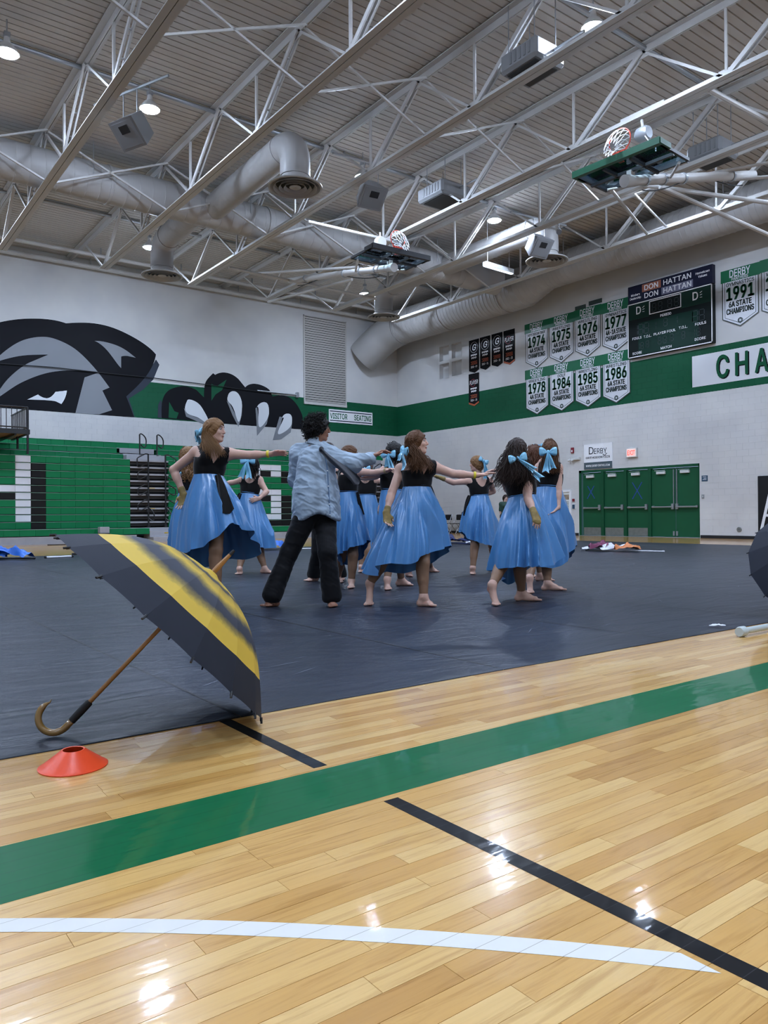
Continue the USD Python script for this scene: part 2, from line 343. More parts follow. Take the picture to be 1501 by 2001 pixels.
wr = wall('wall_right', [(XW+.012, DY1, 0), (XW+.012, 27.4, 0), (XW+.012, 25.6, 0), (XW+.012, 25.6, 8.9), (XW+.012, Y0, 0), (XW+.012, DY0, DZ)],
          [(XW+.3, 25.6, DECK), (XW+.3, YW, DECK), (XW+.3, 27.4, 7.1), (XW+.3, 27.4, DECK), (XW+.3, DY0, DECK), (XW+.3, DY1, DECK)], 'white painted block wall with green band, doors and banners')
in_niche = lambda ya, yb, z0, z1: yb > 25.6 and ya < 27.4 and z1 > 7.12 and z0 < 8.9
block_wall(wr, (XW, 30.53, 0), (0, -1, 0), 27, DECK, lambda a, b, z0, z1: (30.53-b < DY1 and 30.53-a > DY0 and z0 < DZ - .05) or in_niche(30.53-b, 30.53-a, z0, z1))
npoly = shapely.box(-27.85, 7.0, -25.2, 8.97)
for ya, yb in NY:
    for z0, z1 in NZ:
        npoly = npoly.difference(shapely.box(-yb, z0, -ya, z1))
        part(wr, 'niche', cat(box((XW+.22, ya, z0), (XW+.25, yb, z1)), box((XW-.004, ya-.02, z0-.02), (XW+.22, ya, z1+.02)), box((XW-.004, yb, z0-.02), (XW+.22, yb+.02, z1+.02)), box((XW-.004, ya, z0-.02), (XW+.22, yb, z0)), box((XW-.004, ya, z1), (XW+.22, yb, z1+.02))), 'wall_paint')
part(wr, 'niche_panel', prism(npoly, (XW+.012, 0, 0), (0, -1, 0), (0, 0, 1), .008), 'wall_paint')
part(wr, 'wall_filler', cat(box((XW+.003, DY0-.4, 2.42), (XW+.02, DY1+.4, DZ+.2)), box((XW+.003, 13.7, 0), (XW+.02, DY0, 2.42)), box((XW+.003, DY1, 0), (XW+.02, 19.56, 2.42))), 'wall_paint')
wl = wall('wall_back', [(X0, YW+.012, 0)], [(XW+.3, YW+.3, DECK)], 'white painted block wall with green band and big cat mural')
block_wall(wl, (2.0, YW, 0), (1, 0, 0), XW-2.0, DECK, lambda a, b, z0, z1: z1 < 2.6)
wall('wall_left', [(X0-.3, Y0, 0)], [(X0, YW+.3, DECK)], 'white block wall on the far left side')
wall('wall_front', [(X0-.3, Y0-.3, 0)], [(XW+.3, Y0, DECK)], 'white block wall behind the camera')
struct('baseboard_right', cat(box((XW-.012, Y0, 0), (XW+.01, DY0-.03, .1)), box((XW-.012, DY1+.03, 0), (XW+.01, YW, .1))), 'rubber')

# ================================================================ ceiling: ribbed roof deck
cp = UsdGeom.Xform.Define(stage, '/World/ceiling').GetPrim(); _loc['/World/ceiling'] = np.zeros(3); tag(cp, 'ribbed white metal roof deck on open steel trusses', 'ceiling', kind='structure')
P_ = .2
def deck_sheet(y, n):
    prof = []
    for k in range(n):
        b = y + k*P_
        prof += [(b, DECK), (b+P_-.03, DECK), (b+P_-.027, DECK+.05), (b+P_-.003, DECK+.05)]
    prof.append((y + n*P_, DECK))
    pr = np.array(prof); P = np.stack([np.column_stack([np.full(len(pr), x), pr]) for x in (X0, XW+.3)])
    return grid(P)
y = Y0
while y < YW + .3:
    part(cp, 'deck_sheet', deck_sheet(y, 5), 'ceiling_white'); y += 5*P_
part(cp, 'roof_slab', box((X0-.3, Y0-.3, DECK+.06), (XW+.3, YW+.6, DECK+.2)), 'ceiling_white')

# ================================================================ doors and things on the right wall
RO, RX, RZ = np.array([XW, 0, 0.]), np.array([0, -1., 0]), UP      # wall frame: u = -y, v = z, out of the wall = -x
def rbox(y0, y1, z0, z1, d0, d1, ch=0): return box((XW-d0, y0, z0), (XW-d1, y1, z1), ch)
mat('door_green', '#144f32', .42, spec=.3, noise=.05, nscale=2); mat('frame_green', '#124a2f', .42, spec=.3); mat('tape_blue', '#1f3f8f', .5); mat('kick', '#8c8f8c', .35, .6, noise=.1, nscale=9)
mat('sign_white', '#e6e7ea', .5); mat('sign_slate', '#46555c', .5); mat('ink', '#23262b', .5); mat('exit_red', '#ff5040', .4, emit='#ff4a3a', es=.06); mat('exit_face', '#f0d5cf', .4, emit='#ffd6cc', es=.012); mat('alarm_red', '#7c2530', .4)
mat('plastic', '#c9cbca', .4); mat('navy_sign', '#27475f', .5); mat('picture', '#8b7d6c', .6, noise=.5, nscale=5); mat('paper', '#d5dbd9', .6)
df = UsdGeom.Xform.Define(stage, '/World/door_1').GetPrim(); _loc['/World/door_1'] = np.zeros(3); tag(df, 'row of five green steel double doors with crash bars', 'door', kind='structure')
fr = [rbox(DY1-.1, DY1+.005, 0, DZ, .0, -.14), rbox(DY0-.005, DY0+.03, 0, DZ, .0, -.14), rbox(DY0, DY1, DZ-.09, DZ, .0, -.14)]
for y in (18.06, 17.055, 16.045): fr.append(rbox(y-.06, y+.06, 0, DZ-.09, .0, -.14))
part(df, 'door_frame', cat(*fr), 'frame_green')
part(df, 'threshold', rbox(DY0, DY1, 0, .015, .05, -.14), 'alu')
for i, (ya, yb) in enumerate([(18.12, 18.985), (17.115, 18.0), (16.105, 16.99), (15.06, 15.985), (14.17, 15.04)]):
    lf = part(df, 'door_leaf', rbox(ya, yb, .018, DZ-.1, -.05, -.1, .004), 'door_green')
    s = 1 if i != 4 else -1
    hx = ya + .07 if i != 4 else yb - .07
    part(lf, 'crash_bar', cat(rbox(ya+.06, yb-.05, 1.03, 1.085, .06, .0, .01), rbox(hx-.045, hx+.045, .97, 1.17, .05, -.05, .012), rbox(yb-.12 if i != 4 else ya+.04, yb-.05 if i != 4 else ya+.1, 1.02, 1.1, .03, -.05, .01)), 'alu')
    part(lf, 'door_closer', cat(rbox((ya+yb)/2-.1, (ya+yb)/2+.24, 2.2, 2.3, .03, -.05, .01), beam((XW-.0, (ya+yb)/2-.1, 2.33), (XW-.02, (ya+yb)/2+.3, 2.33), .02, .012)), 'plastic')
    if i < 3:
        part(lf, 'kick_plate', rbox(ya+.05, yb-.03, .03, .32, -.046, -.05), 'kick')
    else:
        rx = ya + .05 if i == 3 else yb - .05
        part(lf, 'rod', cat(rbox(rx-.012, rx+.012, 1.15, 2.35, -.01, -.05), rbox(rx-.03, rx+.03, .06, .22, .0, -.05, .008)), 'alu')
    if i in (0, 2):
        c = [(18.62, 1.655), None, (16.58, 1.66)][i]
        part(lf, 'tape_cross', cat(beam((XW+.048, c[0]+.2, c[1]+.3), (XW+.048, c[0]-.2, c[1]-.3), .03, .004, (1, 0, 0)), beam((XW+.047, c[0]-.2, c[1]+.3), (XW+.047, c[0]+.2, c[1]-.3), .03, .004, (1, 0, 0))) if i == 2 else cat(beam((XW+.048, c[0]+.15, c[1]+.24), (XW+.048, c[0]-.17, c[1]-.24), .03, .004, (1, 0, 0)), beam((XW+.047, c[0]-.15, c[1]+.24), (XW+.047, c[0]+.17, c[1]-.24), .03, .004, (1, 0, 0))), 'tape_blue', label='blue tape cross')
def rt(s, h, y, z, d=.004, **k): return text(s, h, (XW-d, y, z), RX, RZ, .003, **k)
t = thing('wall_sign', 'white orthodontics sponsor sign above the green doors', 'sign', (XW, 18.2, 2.5))
part(t, 'panel', rbox(17.58, 18.87, 2.53, 3.48, .03, .0), 'sign_white'); part(t, 'web_strip', rbox(17.58, 18.87, 2.53, 2.79, .034, .03), 'sign_slate')
part(t, 'lettering', cat(rt('D', .27, 18.53, 3.1, .032, bold=False), rt('ERBY', .2, 18.11, 3.1, .032, bold=False, width=.58), tube([(XW-.033, 18.0, 3.07), (XW-.033, 17.9, 3.02), (XW-.033, 17.82, 3.1)], .012, 5), rt('ORTHODONTICS', .075, 18.23, 2.93, .032, width=1.1)), 'ink')
part(t, 'web_address', rt('WWW.DERBYORTHO.COM', .075, 18.23, 2.62, .036, width=1.1), 'sign_white')
t = thing('exit_sign', 'lit red exit sign on the wall above the doors', 'sign', (XW, 16.7, 2.9))
part(t, 'housing', rbox(16.5, 16.94, 2.86, 3.2, .09, .0, .01), 'plastic'); part(t, 'face', rbox(16.53, 16.91, 2.89, 3.17, .094, .09), 'exit_face'); part(t, 'lettering', rt('EXIT', .16, 16.72, 2.95, .095, width=.32), 'exit_red')
t = thing('fire_alarm', 'small red fire alarm strobe above the sponsor sign corner', 'alarm', (XW, 19.4, 3.3)); part(t, 'body', rbox(19.36, 19.5, 3.2, 3.42, .05, 0, .01), 'alarm_red'); part(t, 'lens', rbox(19.4, 19.46, 3.24, 3.32, .06, .05, .01), 'sign_white')
t = thing('emergency_light', 'white emergency light box with two small heads by the door corner', 'lamp', (XW, 19.3, 2.8)); part(t, 'body', rbox(19.05, 19.45, 2.92, 3.02, .12, 0, .015), 'plastic')
for y in (19.5, 19.36): part(t, 'lamp_head', lathe([(0, 0), (.05, 0), (.05, .06), (.03, .1), (0, .1)], (XW-.1, y, 2.94), (-1, .3, -.4), 12), 'plastic')
t = thing('notice_board', 'white framed notice case beside the green doors', 'notice board', (XW, 20, .7)); part(t, 'frame', cat(rbox(19.52, 20.1, .78, .84, .05, 0), rbox(19.52, 20.1, 1.7, 1.76, .05, 0), rbox(19.52, 19.58, .84, 1.7, .05, 0), rbox(20.04, 20.1, .84, 1.7, .05, 0)), 'sign_white'); part(t, 'poster', rbox(19.58, 20.04, .84, 1.7, .015, 0), 'paper'); part(t, 'photograph', rbox(19.62, 19.9, 1.4, 1.6, .018, .015), 'picture')
part(t, 'print', cat(*[rbox(19.64, 19.96-.05*(k % 3), 1.3-.06*k, 1.32-.06*k, .018, .015) for k in range(7)]), 'sign_slate')
for z0, z1, lb, m in ((1.3, 1.45, 'small red pull station right of the notice case', 'alarm_red'), (1.02, 1.22, 'small dark blue sign plate under the pull station', 'navy_sign')):
    t = thing('wall_box', lb, 'pull station' if 'red' in lb else 'sign plate', (XW, 19.4, z0)); part(t, 'back_plate', rbox(19.33, 19.47, z0, z1, .015, 0), 'plastic'); part(t, 'face', rbox(19.345, 19.455, z0+.02, z1-.02, .04, .015, .008), m)
t = thing('room_sign', 'small dark blue room sign right of the doors', 'sign', (XW, 13.9, 1.9)); part(t, 'plate', rbox(13.84, 14.05, 1.89, 2.08, .012, 0), 'navy_sign'); part(t, 'lettering', cat(*[rbox(13.88, 14.01-.03*(k % 2), 2.03-.045*k, 2.045-.045*k, .015, .012) for k in range(3)]), 'sign_white')
t = thing('light_switch', 'grey key switch plate right of the doors', 'switch', (XW, 14, 1.3)); part(t, 'plate', rbox(13.97, 14.06, 1.32, 1.45, .012, 0, .004), 'alu'); part(t, 'key_switch', rbox(14.0, 14.03, 1.36, 1.41, .025, .012, .004), 'plastic')
t = thing('wall_outlet', 'round grey floor level outlet cover low on the right wall', 'outlet', (XW, 12.8, .3)); part(t, 'cover', lathe([(0, .02), (.07, .02), (.085, .012), (.085, 0)], (XW, 12.78, .3), (-1, 0, 0), 20), 'kick'); part(t, 'slot', lathe([(0, .026), (.03, .026), (.03, .018)], (XW, 12.78, .3), (-1, 0, 0), 12), 'steel')
mat('black_vinyl', '#0c0e14', .35)
t = thing('wall_pad', 'black vinyl banner with a white letter at the right edge', 'banner', (XW, 11.4, 0)); part(t, 'sheet', rbox(8.5, 12.16, .12, 1.98, .03, 0, .01), 'black_vinyl')
part(t, 'letter', cat(beam((XW-.034, 12.05, .3), (XW-.034, 11.72, 1.7), .09, .006, (1, 0, 0)), beam((XW-.034, 11.35, .3), (XW-.034, 11.7, 1.7), .09, .006, (1, 0, 0)), beam((XW-.034, 11.9, .75), (XW-.034, 11.5, .75), .08, .006, (1, 0, 0))), 'sign_white')

# championship banners
mat('vinyl_white', '#d4d7de', .4, bump=.06, bscale=2); mat('vinyl_green', '#13603f', .4, spec=.3, bump=.1, bscale=2.5); mat('vinyl_line', '#39433f', .5); mat('print_green', '#14573a', .5); mat('print_dark', '#2a3a35', .5)
def champ(y, top, year, sport, rank, label, grp='hanging championship banners', h=1.86, w=1.2, dark=False):
    t = thing('championship_banner', label, 'banner', (XW, y, top-h), group=grp); z = top; hw = w/2
    shp = lambda g: [(-y-hw+g, z-.02-g), (-y+hw-g, z-.02-g), (-y+hw-g, z-h*.83+g*.5), (-y, z-h+g*1.2), (-y-hw+g, z-h*.83+g*.5)]
    part(t, 'sheet', prism(shp(0), RO, RX, RZ, .008, .02), 'vinyl_white')
    out = Polygon(shp(.0)).difference(Polygon(shp(.03))); inn = Polygon(shp(.085)).difference(Polygon(shp(.1)))
    part(t, 'border', prism(out.union(inn), RO, RX, RZ, .002, .028), 'vinyl_line')
    part(t, 'header', prism([(-y-.64, z+.03), (-y+.64, z+.03), (-y+.64, z-.36), (-y-.64, z-.36)], RO, RX, RZ, .01, .026), 'vinyl_green')
    part(t, 'school_name', cat(rt('DERBY', .23, y, z-.235, .04, width=.68), rt('PANTHERS', .095, y, z-.345, .04, width=.54)), 'vinyl_white')
    part(t, 'year', cat(*[rt(year, .4, y+q, z-.96, .032+.0004*abs(q), width=.9) for q in (-.014, .014)]), 'print_green')
    part(t, 'lettering', cat(rt(sport, .11, y, z-.51, .032, width=min(.92, .1*len(sport))), *[w for q in (-.006, .006) for w in (rt(rank, .17, y+q, z-1.19, .032+abs(q)*.1, width=min(.86, .125*len(rank)*.74)), rt('CHAMPIONS', .17, y+q, z-1.41, .032+abs(q)*.1, width=.9))]), 'print_dark')
    e = cat(*[prism(shapely.Point(-y, z-h+.2).buffer(.085).difference(shapely.Point(-y, z-h+.2).buffer(.06)), RO, RX, RZ, .002, .029), rt('D', .12, y, z-h+.14, .03)])
    part(t, 'emblem', e, 'print_dark')
    return t
B1 = [('1974', 'BOYS INDOOR TRACK', '4A STATE'), ('1975', 'WRESTLING', '4A STATE'), ('1976', 'WRESTLING', '4A STATE'), ('1977', 'GYMNASTICS', '4A-1A STATE')]
B2 = [('1978', 'WRESTLING', '4A STATE'), ('1984', 'GOLF', '6A STATE'), ('1985', 'WRESTLING', '6A STATE'), ('1986', 'WRESTLING', '6A STATE')]
for k in range(4):
    y = 21.22 - 1.28*k
    champ(y, 8.66 + (0, 0, .02, .0)[k], *B1[k], f'green and white pennant banner reading {B1[k][0]}, upper row, {("first", "second", "third", "last")[k]} from the left')
    champ(y, 6.76, *B2[k], f'green and white pennant banner reading {B2[k][0]}, lower row, {("first", "second", "third", "last")[k]} from the left')
champ(12.67, 8.64, '1991', 'GYMNASTICS', '6A STATE', 'green and white pennant banner reading 1991, right of the scoreboard')
champ(11.39, 8.66, '1993', 'WRESTLING', '6A STATE', 'green and white pennant banner cut off by the right picture edge')
part(champ_rail := thing('banner_rail', 'dark rail strip above the upper row of banners', 'rail', (XW, 19.3, 8.8)), 'strip', cat(rbox(18.75, 19.25, 8.72, 8.86, .02, 0), rbox(18.0, 18.6, 8.76, 8.92, .02, 0)), 'print_dark')
mat('banner_black', '#0b0b0f', .55, spec=.15, bump=.08, bscale=3); mat('print_orange', '#a4512f', .5); mat('print_white', '#d8d8dc', .5); mat('print_red', '#8e2f3c', .5)
def award(px, kind, n1, n2, yr, label):
    (ya, za), (yb, zb), (yc, zc) = (Rw(*p) for p in px); y = (ya+yb)/2; w = abs(ya-yb); z = (za+zb)/2; h = z - zc; k_ = h/1.8
    t = thing('award_banner', label, 'banner', (XW, y, zc), group='black player award banners'); hw = w/2 - .02
    part(t, 'sheet', prism([(-y-hw, z), (-y+hw, z), (-y+hw, z-h+.12), (-y+hw*.1, z-h), (-y-hw, z-h+.12)], RO, RX, RZ, .008, .012), 'banner_black')
    if kind == 'G':
        ring = shapely.Point(-y, z-.34).buffer(.24).difference(shapely.Point(-y, z-.34).buffer(.228))
        part(t, 'emblem', cat(rt('G', .26, y, z-.47, .022, slant=.2), prism(ring, RO, RX, RZ, .002, .02)), 'print_white')
    else:
        part(t, 'emblem', rt('PLAYER', .17, y, z-.48, .022, width=w*.76, slant=.1), 'print_white'); part(t, 'accent', prism(shapely.Point(-y-.05, z-.42).buffer(.17).difference(shapely.Point(-y-.05, z-.42).buffer(.15)), RO, RX, RZ, .002, .02), 'print_red')
        part(t, 'hem', prism([(-y-hw, z-h+.12), (-y+hw*.1, z-h), (-y+hw, z-h+.12), (-y+hw, z-h+.2), (-y+hw*.1, z-h+.08), (-y-hw, z-h+.2)], RO, RX, RZ, .003, .019), 'print_orange')
    part(t, 'player_name', cat(*[cat(*[rbox(y+w*(f-2*f*(i+.85)/6), y+w*(f-2*f*i/6), z-dz*k_+.015*(i % 2), z-dz*k_+.1*k_, .022, .02) for i in range(6)]) for f, dz in ((.3, .88), (.25, 1.03))]), 'print_white')
    part(t, 'award_text', cat(*[rbox(y-w*.3, y+w*.3-.04*(k % 2), z-(1.2+.07*k)*k_, z-(1.165+.07*k)*k_, .022, .02) for k in range(3)]), 'print_orange')
    part(t, 'season', rt(yr, .11*k_, y, z-1.52*k_, .022, width=w*.6), 'print_white')
award([(916.5, 667), (937, 661), (926, 729)], 'G', 'PLAYER', 'SCHOOL', '2008 - 09', 'black award banner with white G, leftmost of the upper row')
award([(938, 660.5), (959, 655), (948, 723)], 'G', 'GIRLS', 'TRACK', '2010 - 11', 'black award banner with white G, second of the upper row')
award([(960.5, 654.5), (983, 648), (971, 717)], 'G', 'PLAYER', 'SCHOOL', '2020 - 21', 'black award banner with white G, third of the upper row')
award([(984, 647.5), (1007, 642), (995, 713)], 'P', 'PLAYER', 'SCHOOL', '2022 - 23', 'black award banner with red ring and orange hem, rightmost of the upper row')
award([(916, 732), (937, 727.5), (925, 794)], 'P', 'PLAYER', 'SCHOOL', '2024 - 25', 'single black award banner hanging below the upper row')

# scoreboard
mat('board_green', '#0d2f26', .45, spec=.2); mat('board_dark', '#091414', .45, spec=.2); mat('board_navy', '#1b1e33', .45, spec=.2); mat('board_orange', '#9a5f49', .45); mat('board_grey', '#6e6f84', .45); mat('led_off', '#2f3b3f', .5)
t = thing('scoreboard', 'dark green scoreboard with navy sponsor header on the right wall', 'scoreboard', (XW, 15.1, 6.4))
y0, y1, zb, zt = 13.51, 16.74, 6.40, 8.33
part(t, 'cabinet', rbox(y0, y1, zb, zt, .2, 0, .01), 'board_dark'); part(t, 'border', cat(rbox(y0, y1, zb, zb+.035, .21, .2), rbox(y0, y1, zt-.035, zt, .21, .2), rbox(y0, y0+.035, zb, zt, .21, .2), rbox(y1-.035, y1, zb, zt, .21, .2)), 'sign_white')
part(t, 'face_panel', cat(rbox(15.85, y1-.05, 7.75, zt-.05, .206, .2), rbox(y0+.05, 14.65, 7.75, zt-.05, .206, .2), rbox(14.0, 16.3, 6.46, 7.6, .204, .2)), 'board_green')
hd = part(t, 'sponsor_header', rbox(y0, y1, 8.35, 8.97, .18, 0, .01), 'board_navy')
part(hd, 'colour_block', rbox(15.4, 16.15, 8.66, 8.93, .184, .18), 'board_orange'); part(hd, 'colour_block', rbox(14.2, 15.38, 8.38, 8.64, .184, .18), 'board_grey')
part(hd, 'lettering', cat(rt('DON', .17, 15.78, 8.71, .186, width=.55), rt('DON', .17, 15.78, 8.43, .186, width=.55), rt('HATTAN', .17, 14.78, 8.71, .186, width=1.05), rt('HATTAN', .17, 14.78, 8.43, .186, width=1.05), rt('Modern', .075, 16.42, 8.6, .186, width=.36), rt('Dealership', .075, 16.42, 8.48, .186, width=.46), rt('Hometown', .075, 13.85, 8.75, .186, width=.5), rt('Values', .075, 13.85, 8.63, .186, width=.32)), 'sign_white')
part(t, 'clock_frame', cat(rbox(14.62, 15.85, 8.24, 8.27, .215, .2), rbox(14.62, 15.85, 7.8, 7.83, .215, .2), rbox(14.62, 14.65, 7.83, 8.24, .215, .2), rbox(15.82, 15.85, 7.83, 8.24, .215, .2)), 'sign_white')
def seg8(y, z, h, one=False):
    w, k, o = h*.5, h*.06, []
    if not one:
        for zz in (z, z+h/2, z+h): o.append(rbox(y-w/2+k, y+w/2-k, zz-k/2, zz+k/2, .212, .2))
    for yy in ((y-w/2,) if one else (y-w/2, y+w/2)):
        for zz in (z, z+h/2): o.append(rbox(yy-k/2, yy+k/2, zz+k, zz+h/2-k, .212, .2))
    return cat(*o)
for y, z, h, o in [(15.66, 7.88, .28, 0), (15.42, 7.88, .28, 0), (15.05, 7.88, .28, 0), (14.8, 7.88, .28, 0), (16.42, 7.18, .36, 1), (16.2, 7.18, .36, 0), (15.97, 7.18, .36, 0), (14.3, 7.2, .36, 1), (14.12, 7.2, .36, 0), (13.88, 7.2, .36, 0), (15.22, 7.28, .26, 0), (15.65, 7.24, .26, 1), (14.83, 7.28, .26, 1),
                   (16.3, 6.66, .22, 1), (16.15, 6.66, .22, 0), (15.93, 6.68, .22, 0), (15.45, 6.7, .24, 0), (15.25, 6.7, .24, 0), (14.98, 6.72, .24, 0), (14.55, 6.72, .24, 0), (14.2, 6.72, .24, 1), (14.0, 6.72, .24, 0)]: part(t, 'digit', seg8(y, z, h, o), 'led_off')
part(t, 'lettering', cat(*[rt(s, .085, y, z, .215, width=w) for s, y, z, w in [('PERIOD', 15.2, 7.63, .42), ('FOULS', 16.35, 7.03, .38), ('T.O.L.', 15.92, 7.02, .32), ('PLAYER FOUL', 15.25, 7.03, .85), ('T.O.L.', 14.55, 7.06, .32), ('FOULS', 13.92, 7.06, .4), ('SCORE', 16.35, 6.5, .38), ('MATCH', 15.2, 6.5, .42), ('SCORE', 13.94, 6.56, .4)]]), 'sign_white')
for y, z in ((16.28, 7.92), (14.1, 7.92)): part(t, 'emblem', cat(rt('D', .26, y, z, .212, width=.2), *[beam((XW-.21, y-.16, z+.05+.07*k), (XW-.21, y-.24, z+.04+.1*k), .02, .006, (1, 0, 0)) for k in range(3)]), 'sign_white')
# painted panel with letters
t = thing('wall_lettering', 'white painted panel with green block letters right of the scoreboard', 'mural', (XW, 12, 5)); part(t, 'panel', rbox(8.6, 14.36, 5.06, 6.1, .008, 0), 'white_paint')
for k, c in enumerate('CHAMP'):
    y = 13.29 - .64*k; part(t, 'drop_shade', rt(c, .7, y-.04, 5.22, .012, width=.42), 'dark_paint'); part(t, 'letter', rt(c, .7, y, 5.25, .018, width=.42), 'green_paint')

# ================================================================ back wall: mural, louvre, sign
LO, LX, LZ = np.array([0, YW, 0.]), np.array([1., 0, 0]), UP
def lpoly(pts, s=2.421, ox=0, oy=560): return [Lw(ox + x/s, oy + y/s) for x, y in pts]
def sm(pts, n=60): return catmull(pts, n)
def cv(*pts): return [tuple(q) for q in catmull(lpoly(pts), 9*len(pts))]
def lpart(t, name, polys, m, d, label=None):
    part(t, name, cat(*[prism(Polygon(q).buffer(0) if not isinstance(q, (Polygon, shapely.MultiPolygon)) else q, LO, LX, LZ, .005, d) for q in polys]), m, label=label)
ZL, ZH = 4.83, 6.31
t = thing('wall_mural', 'painted big cat head emblem in black and grey on the back wall', 'mural', (6, YW, 4.8))
cut = shapely.box(-2, ZL, 30, 12)
head = cv((-330, 400), (-200, 250), (-80, 190), (60, 158), (180, 152), (260, 160), (312, 174)) + cv((314, 174), (400, 171), (480, 180), (560, 205), (640, 245), (700, 285), (738, 322)) + cv((736, 330), (722, 372), (690, 425), (640, 480), (597, 520)) + lpoly([(635, 618), (-330, 600)])
shd = lpoly([(738, 345), (754, 370), (725, 440), (680, 485), (610, 530), (640, 625), (600, 620), (590, 520), (690, 425)])
lpart(t, 'shade', [Polygon(shd).buffer(0).intersection(cut)], 'shade_paint', 0)
lpart(t, 'head', [Polygon(head).buffer(.0).intersection(cut)], 'dark_paint', .003)
face = cv((-60, 400), (-20, 345), (30, 300), (90, 262), (150, 243), (215, 238), (280, 255), (350, 292), (410, 345), (455, 395), (490, 440), (518, 478)) + lpoly([(484, 492), (530, 585), (470, 604), (355, 604), (400, 430)]) + cv((465, 407), (400, 399), (300, 398), (200, 415), (110, 450), (50, 485), (-60, 560))
lpart(t, 'face', [Polygon(face).buffer(0).intersection(cut)], 'grey_paint', .007)
lpart(t, 'marking', [cv((-60, 370), (60, 335), (140, 324), (228, 322)) + cv((150, 355), (90, 390), (30, 445), (-10, 500), (-60, 560))], 'dark_paint', .011)
lpart(t, 'ear', [cv((447, 257), (500, 263), (560, 282), (605, 308), (642, 337)) + cv((610, 330), (592, 328), (573, 331)) + cv((573, 386), (540, 345), (500, 295), (447, 257))], 'grey_paint', .007)
lpart(t, 'eye', [lpoly([(128, 535)]) + cv((180, 510), (195, 521), (222, 528), (245, 518), (262, 498)) + cv((316, 492), (308, 525), (290, 556)) + cv((265, 544), (220, 538), (128, 535))], 'white_paint', .011, 'white eye of the painted cat')
t = thing('wall_mural', 'painted black paw with four white claws on the back wall', 'mural', (14, YW, 4.8))
paw0 = [(765, 622), (765, 560), (775, 520), (800, 490), (840, 475), (880, 472), (930, 490), (965, 525), (968, 470), (980, 440), (1008, 410), (1018, 418), (1050, 407), (1090, 413), (1130, 440), (1160, 477), (1200, 460), (1245, 470), (1275, 490), (1290, 520), (1330, 514), (1370, 525), (1405, 560), (1430, 610), (1440, 680), (1300, 668)]
lpart(t, 'paw', [Polygon(cv(*paw0[:7]) + cv(*paw0[7:11]) + cv(*paw0[11:15]) + cv(*paw0[15:19]) + cv(*paw0[19:24]) + lpoly(paw0[24:])).buffer(0).intersection(cut)], 'dark_paint', .003)
lpart(t, 'shade', [Polygon(lpoly([(746, 620), (748, 560), (760, 535), (770, 560), (770, 622)])).intersection(cut)], 'shade_paint', 0)
lpart(t, 'fur_gap', [lpoly([(800, 545), (825, 590), (845, 597), (835, 625), (797, 620)])], 'green_paint', .007); lpart(t, 'fur_gap', [lpoly([(1000, 460), (1025, 472), (1072, 440), (1050, 490), (1020, 510), (1000, 540)])], 'green_paint', .007)
for a, b in [([(885, 540), (905, 536), (940, 555), (965, 590), (985, 632), (975, 645), (940, 622), (895, 605), (875, 580)], [(870, 575), (895, 605), (935, 622), (975, 635), (960, 650), (880, 615)]),
             ([(1080, 510), (1100, 495), (1125, 505), (1142, 540), (1143, 590), (1128, 640), (1105, 580), (1080, 545)], [(1072, 540), (1085, 550), (1128, 636), (1145, 560), (1143, 610), (1128, 664), (1100, 610)]),
             ([(1215, 570), (1240, 548), (1265, 555), (1272, 590), (1262, 630), (1228, 665), (1222, 610)], [(1208, 575), (1216, 572), (1228, 660), (1262, 628), (1272, 600), (1262, 650), (1216, 706), (1213, 640)]),
             ([(1335, 622), (1352, 602), (1376, 608), (1381, 640), (1362, 675), (1316, 698), (1330, 650)], [(1322, 615), (1336, 618), (1316, 695), (1362, 675), (1382, 645), (1375, 690), (1330, 722), (1290, 727)])]:
    cl = part(t, 'claw', prism(Polygon(sm(lpoly(a + a[:1]), 50)).buffer(0), LO, LX, LZ, .005, .012), 'white_paint')
    part(cl, 'claw_edge', prism(Polygon(lpoly(b)).buffer(0), LO, LX, LZ, .005, .008), 'grey_paint')
t = thing('wall_louvre', 'tall white louvred vent high on the back wall', 'vent', (19.4, YW, 6.1))
part(t, 'vent_frame', cat(box((18.24, YW-.05, 6.1), (18.3, YW, 10.15)), box((20.56, YW-.05, 6.1), (20.62, YW, 10.15)), box((18.24, YW-.05, 10.1), (20.62, YW, 10.16)), box((18.24, YW-.06, 6.02), (20.62, YW, 6.14))), 'steel_white')
part(t, 'void', box((18.3, YW-.01, 6.14), (20.56, YW, 10.1)), 'rubber')
for k in range(36): z = 6.16 + k*.1095; part(t, 'slat', beam((18.3, YW-.035, z+.04), (20.56, YW-.035, z+.04), .012, .085, (0, -.5, 1)), 'steel_white')
t = thing('wall_sign', 'white visitor seating sign on the green band', 'sign', (20.9, YW, 5.3))
part(t, 'panel', box((19.61, YW-.03, 5.27), (22.15, YW, 5.89)), 'sign_white'); part(t, 'rule', cat(box((19.66, YW-.034, 5.34), (22.1, YW-.03, 5.38)), box((19.66, YW-.034, 5.78), (22.1, YW-.03, 5.82))), 'board_navy')
part(t, 'lettering', cat(text('VISITOR', .25, (20.16, YW-.032, 5.455), LX, LZ, width=.98), text('SEATING', .25, (21.56, YW-.032, 5.455), LX, LZ, width=1.02)), 'print_green')
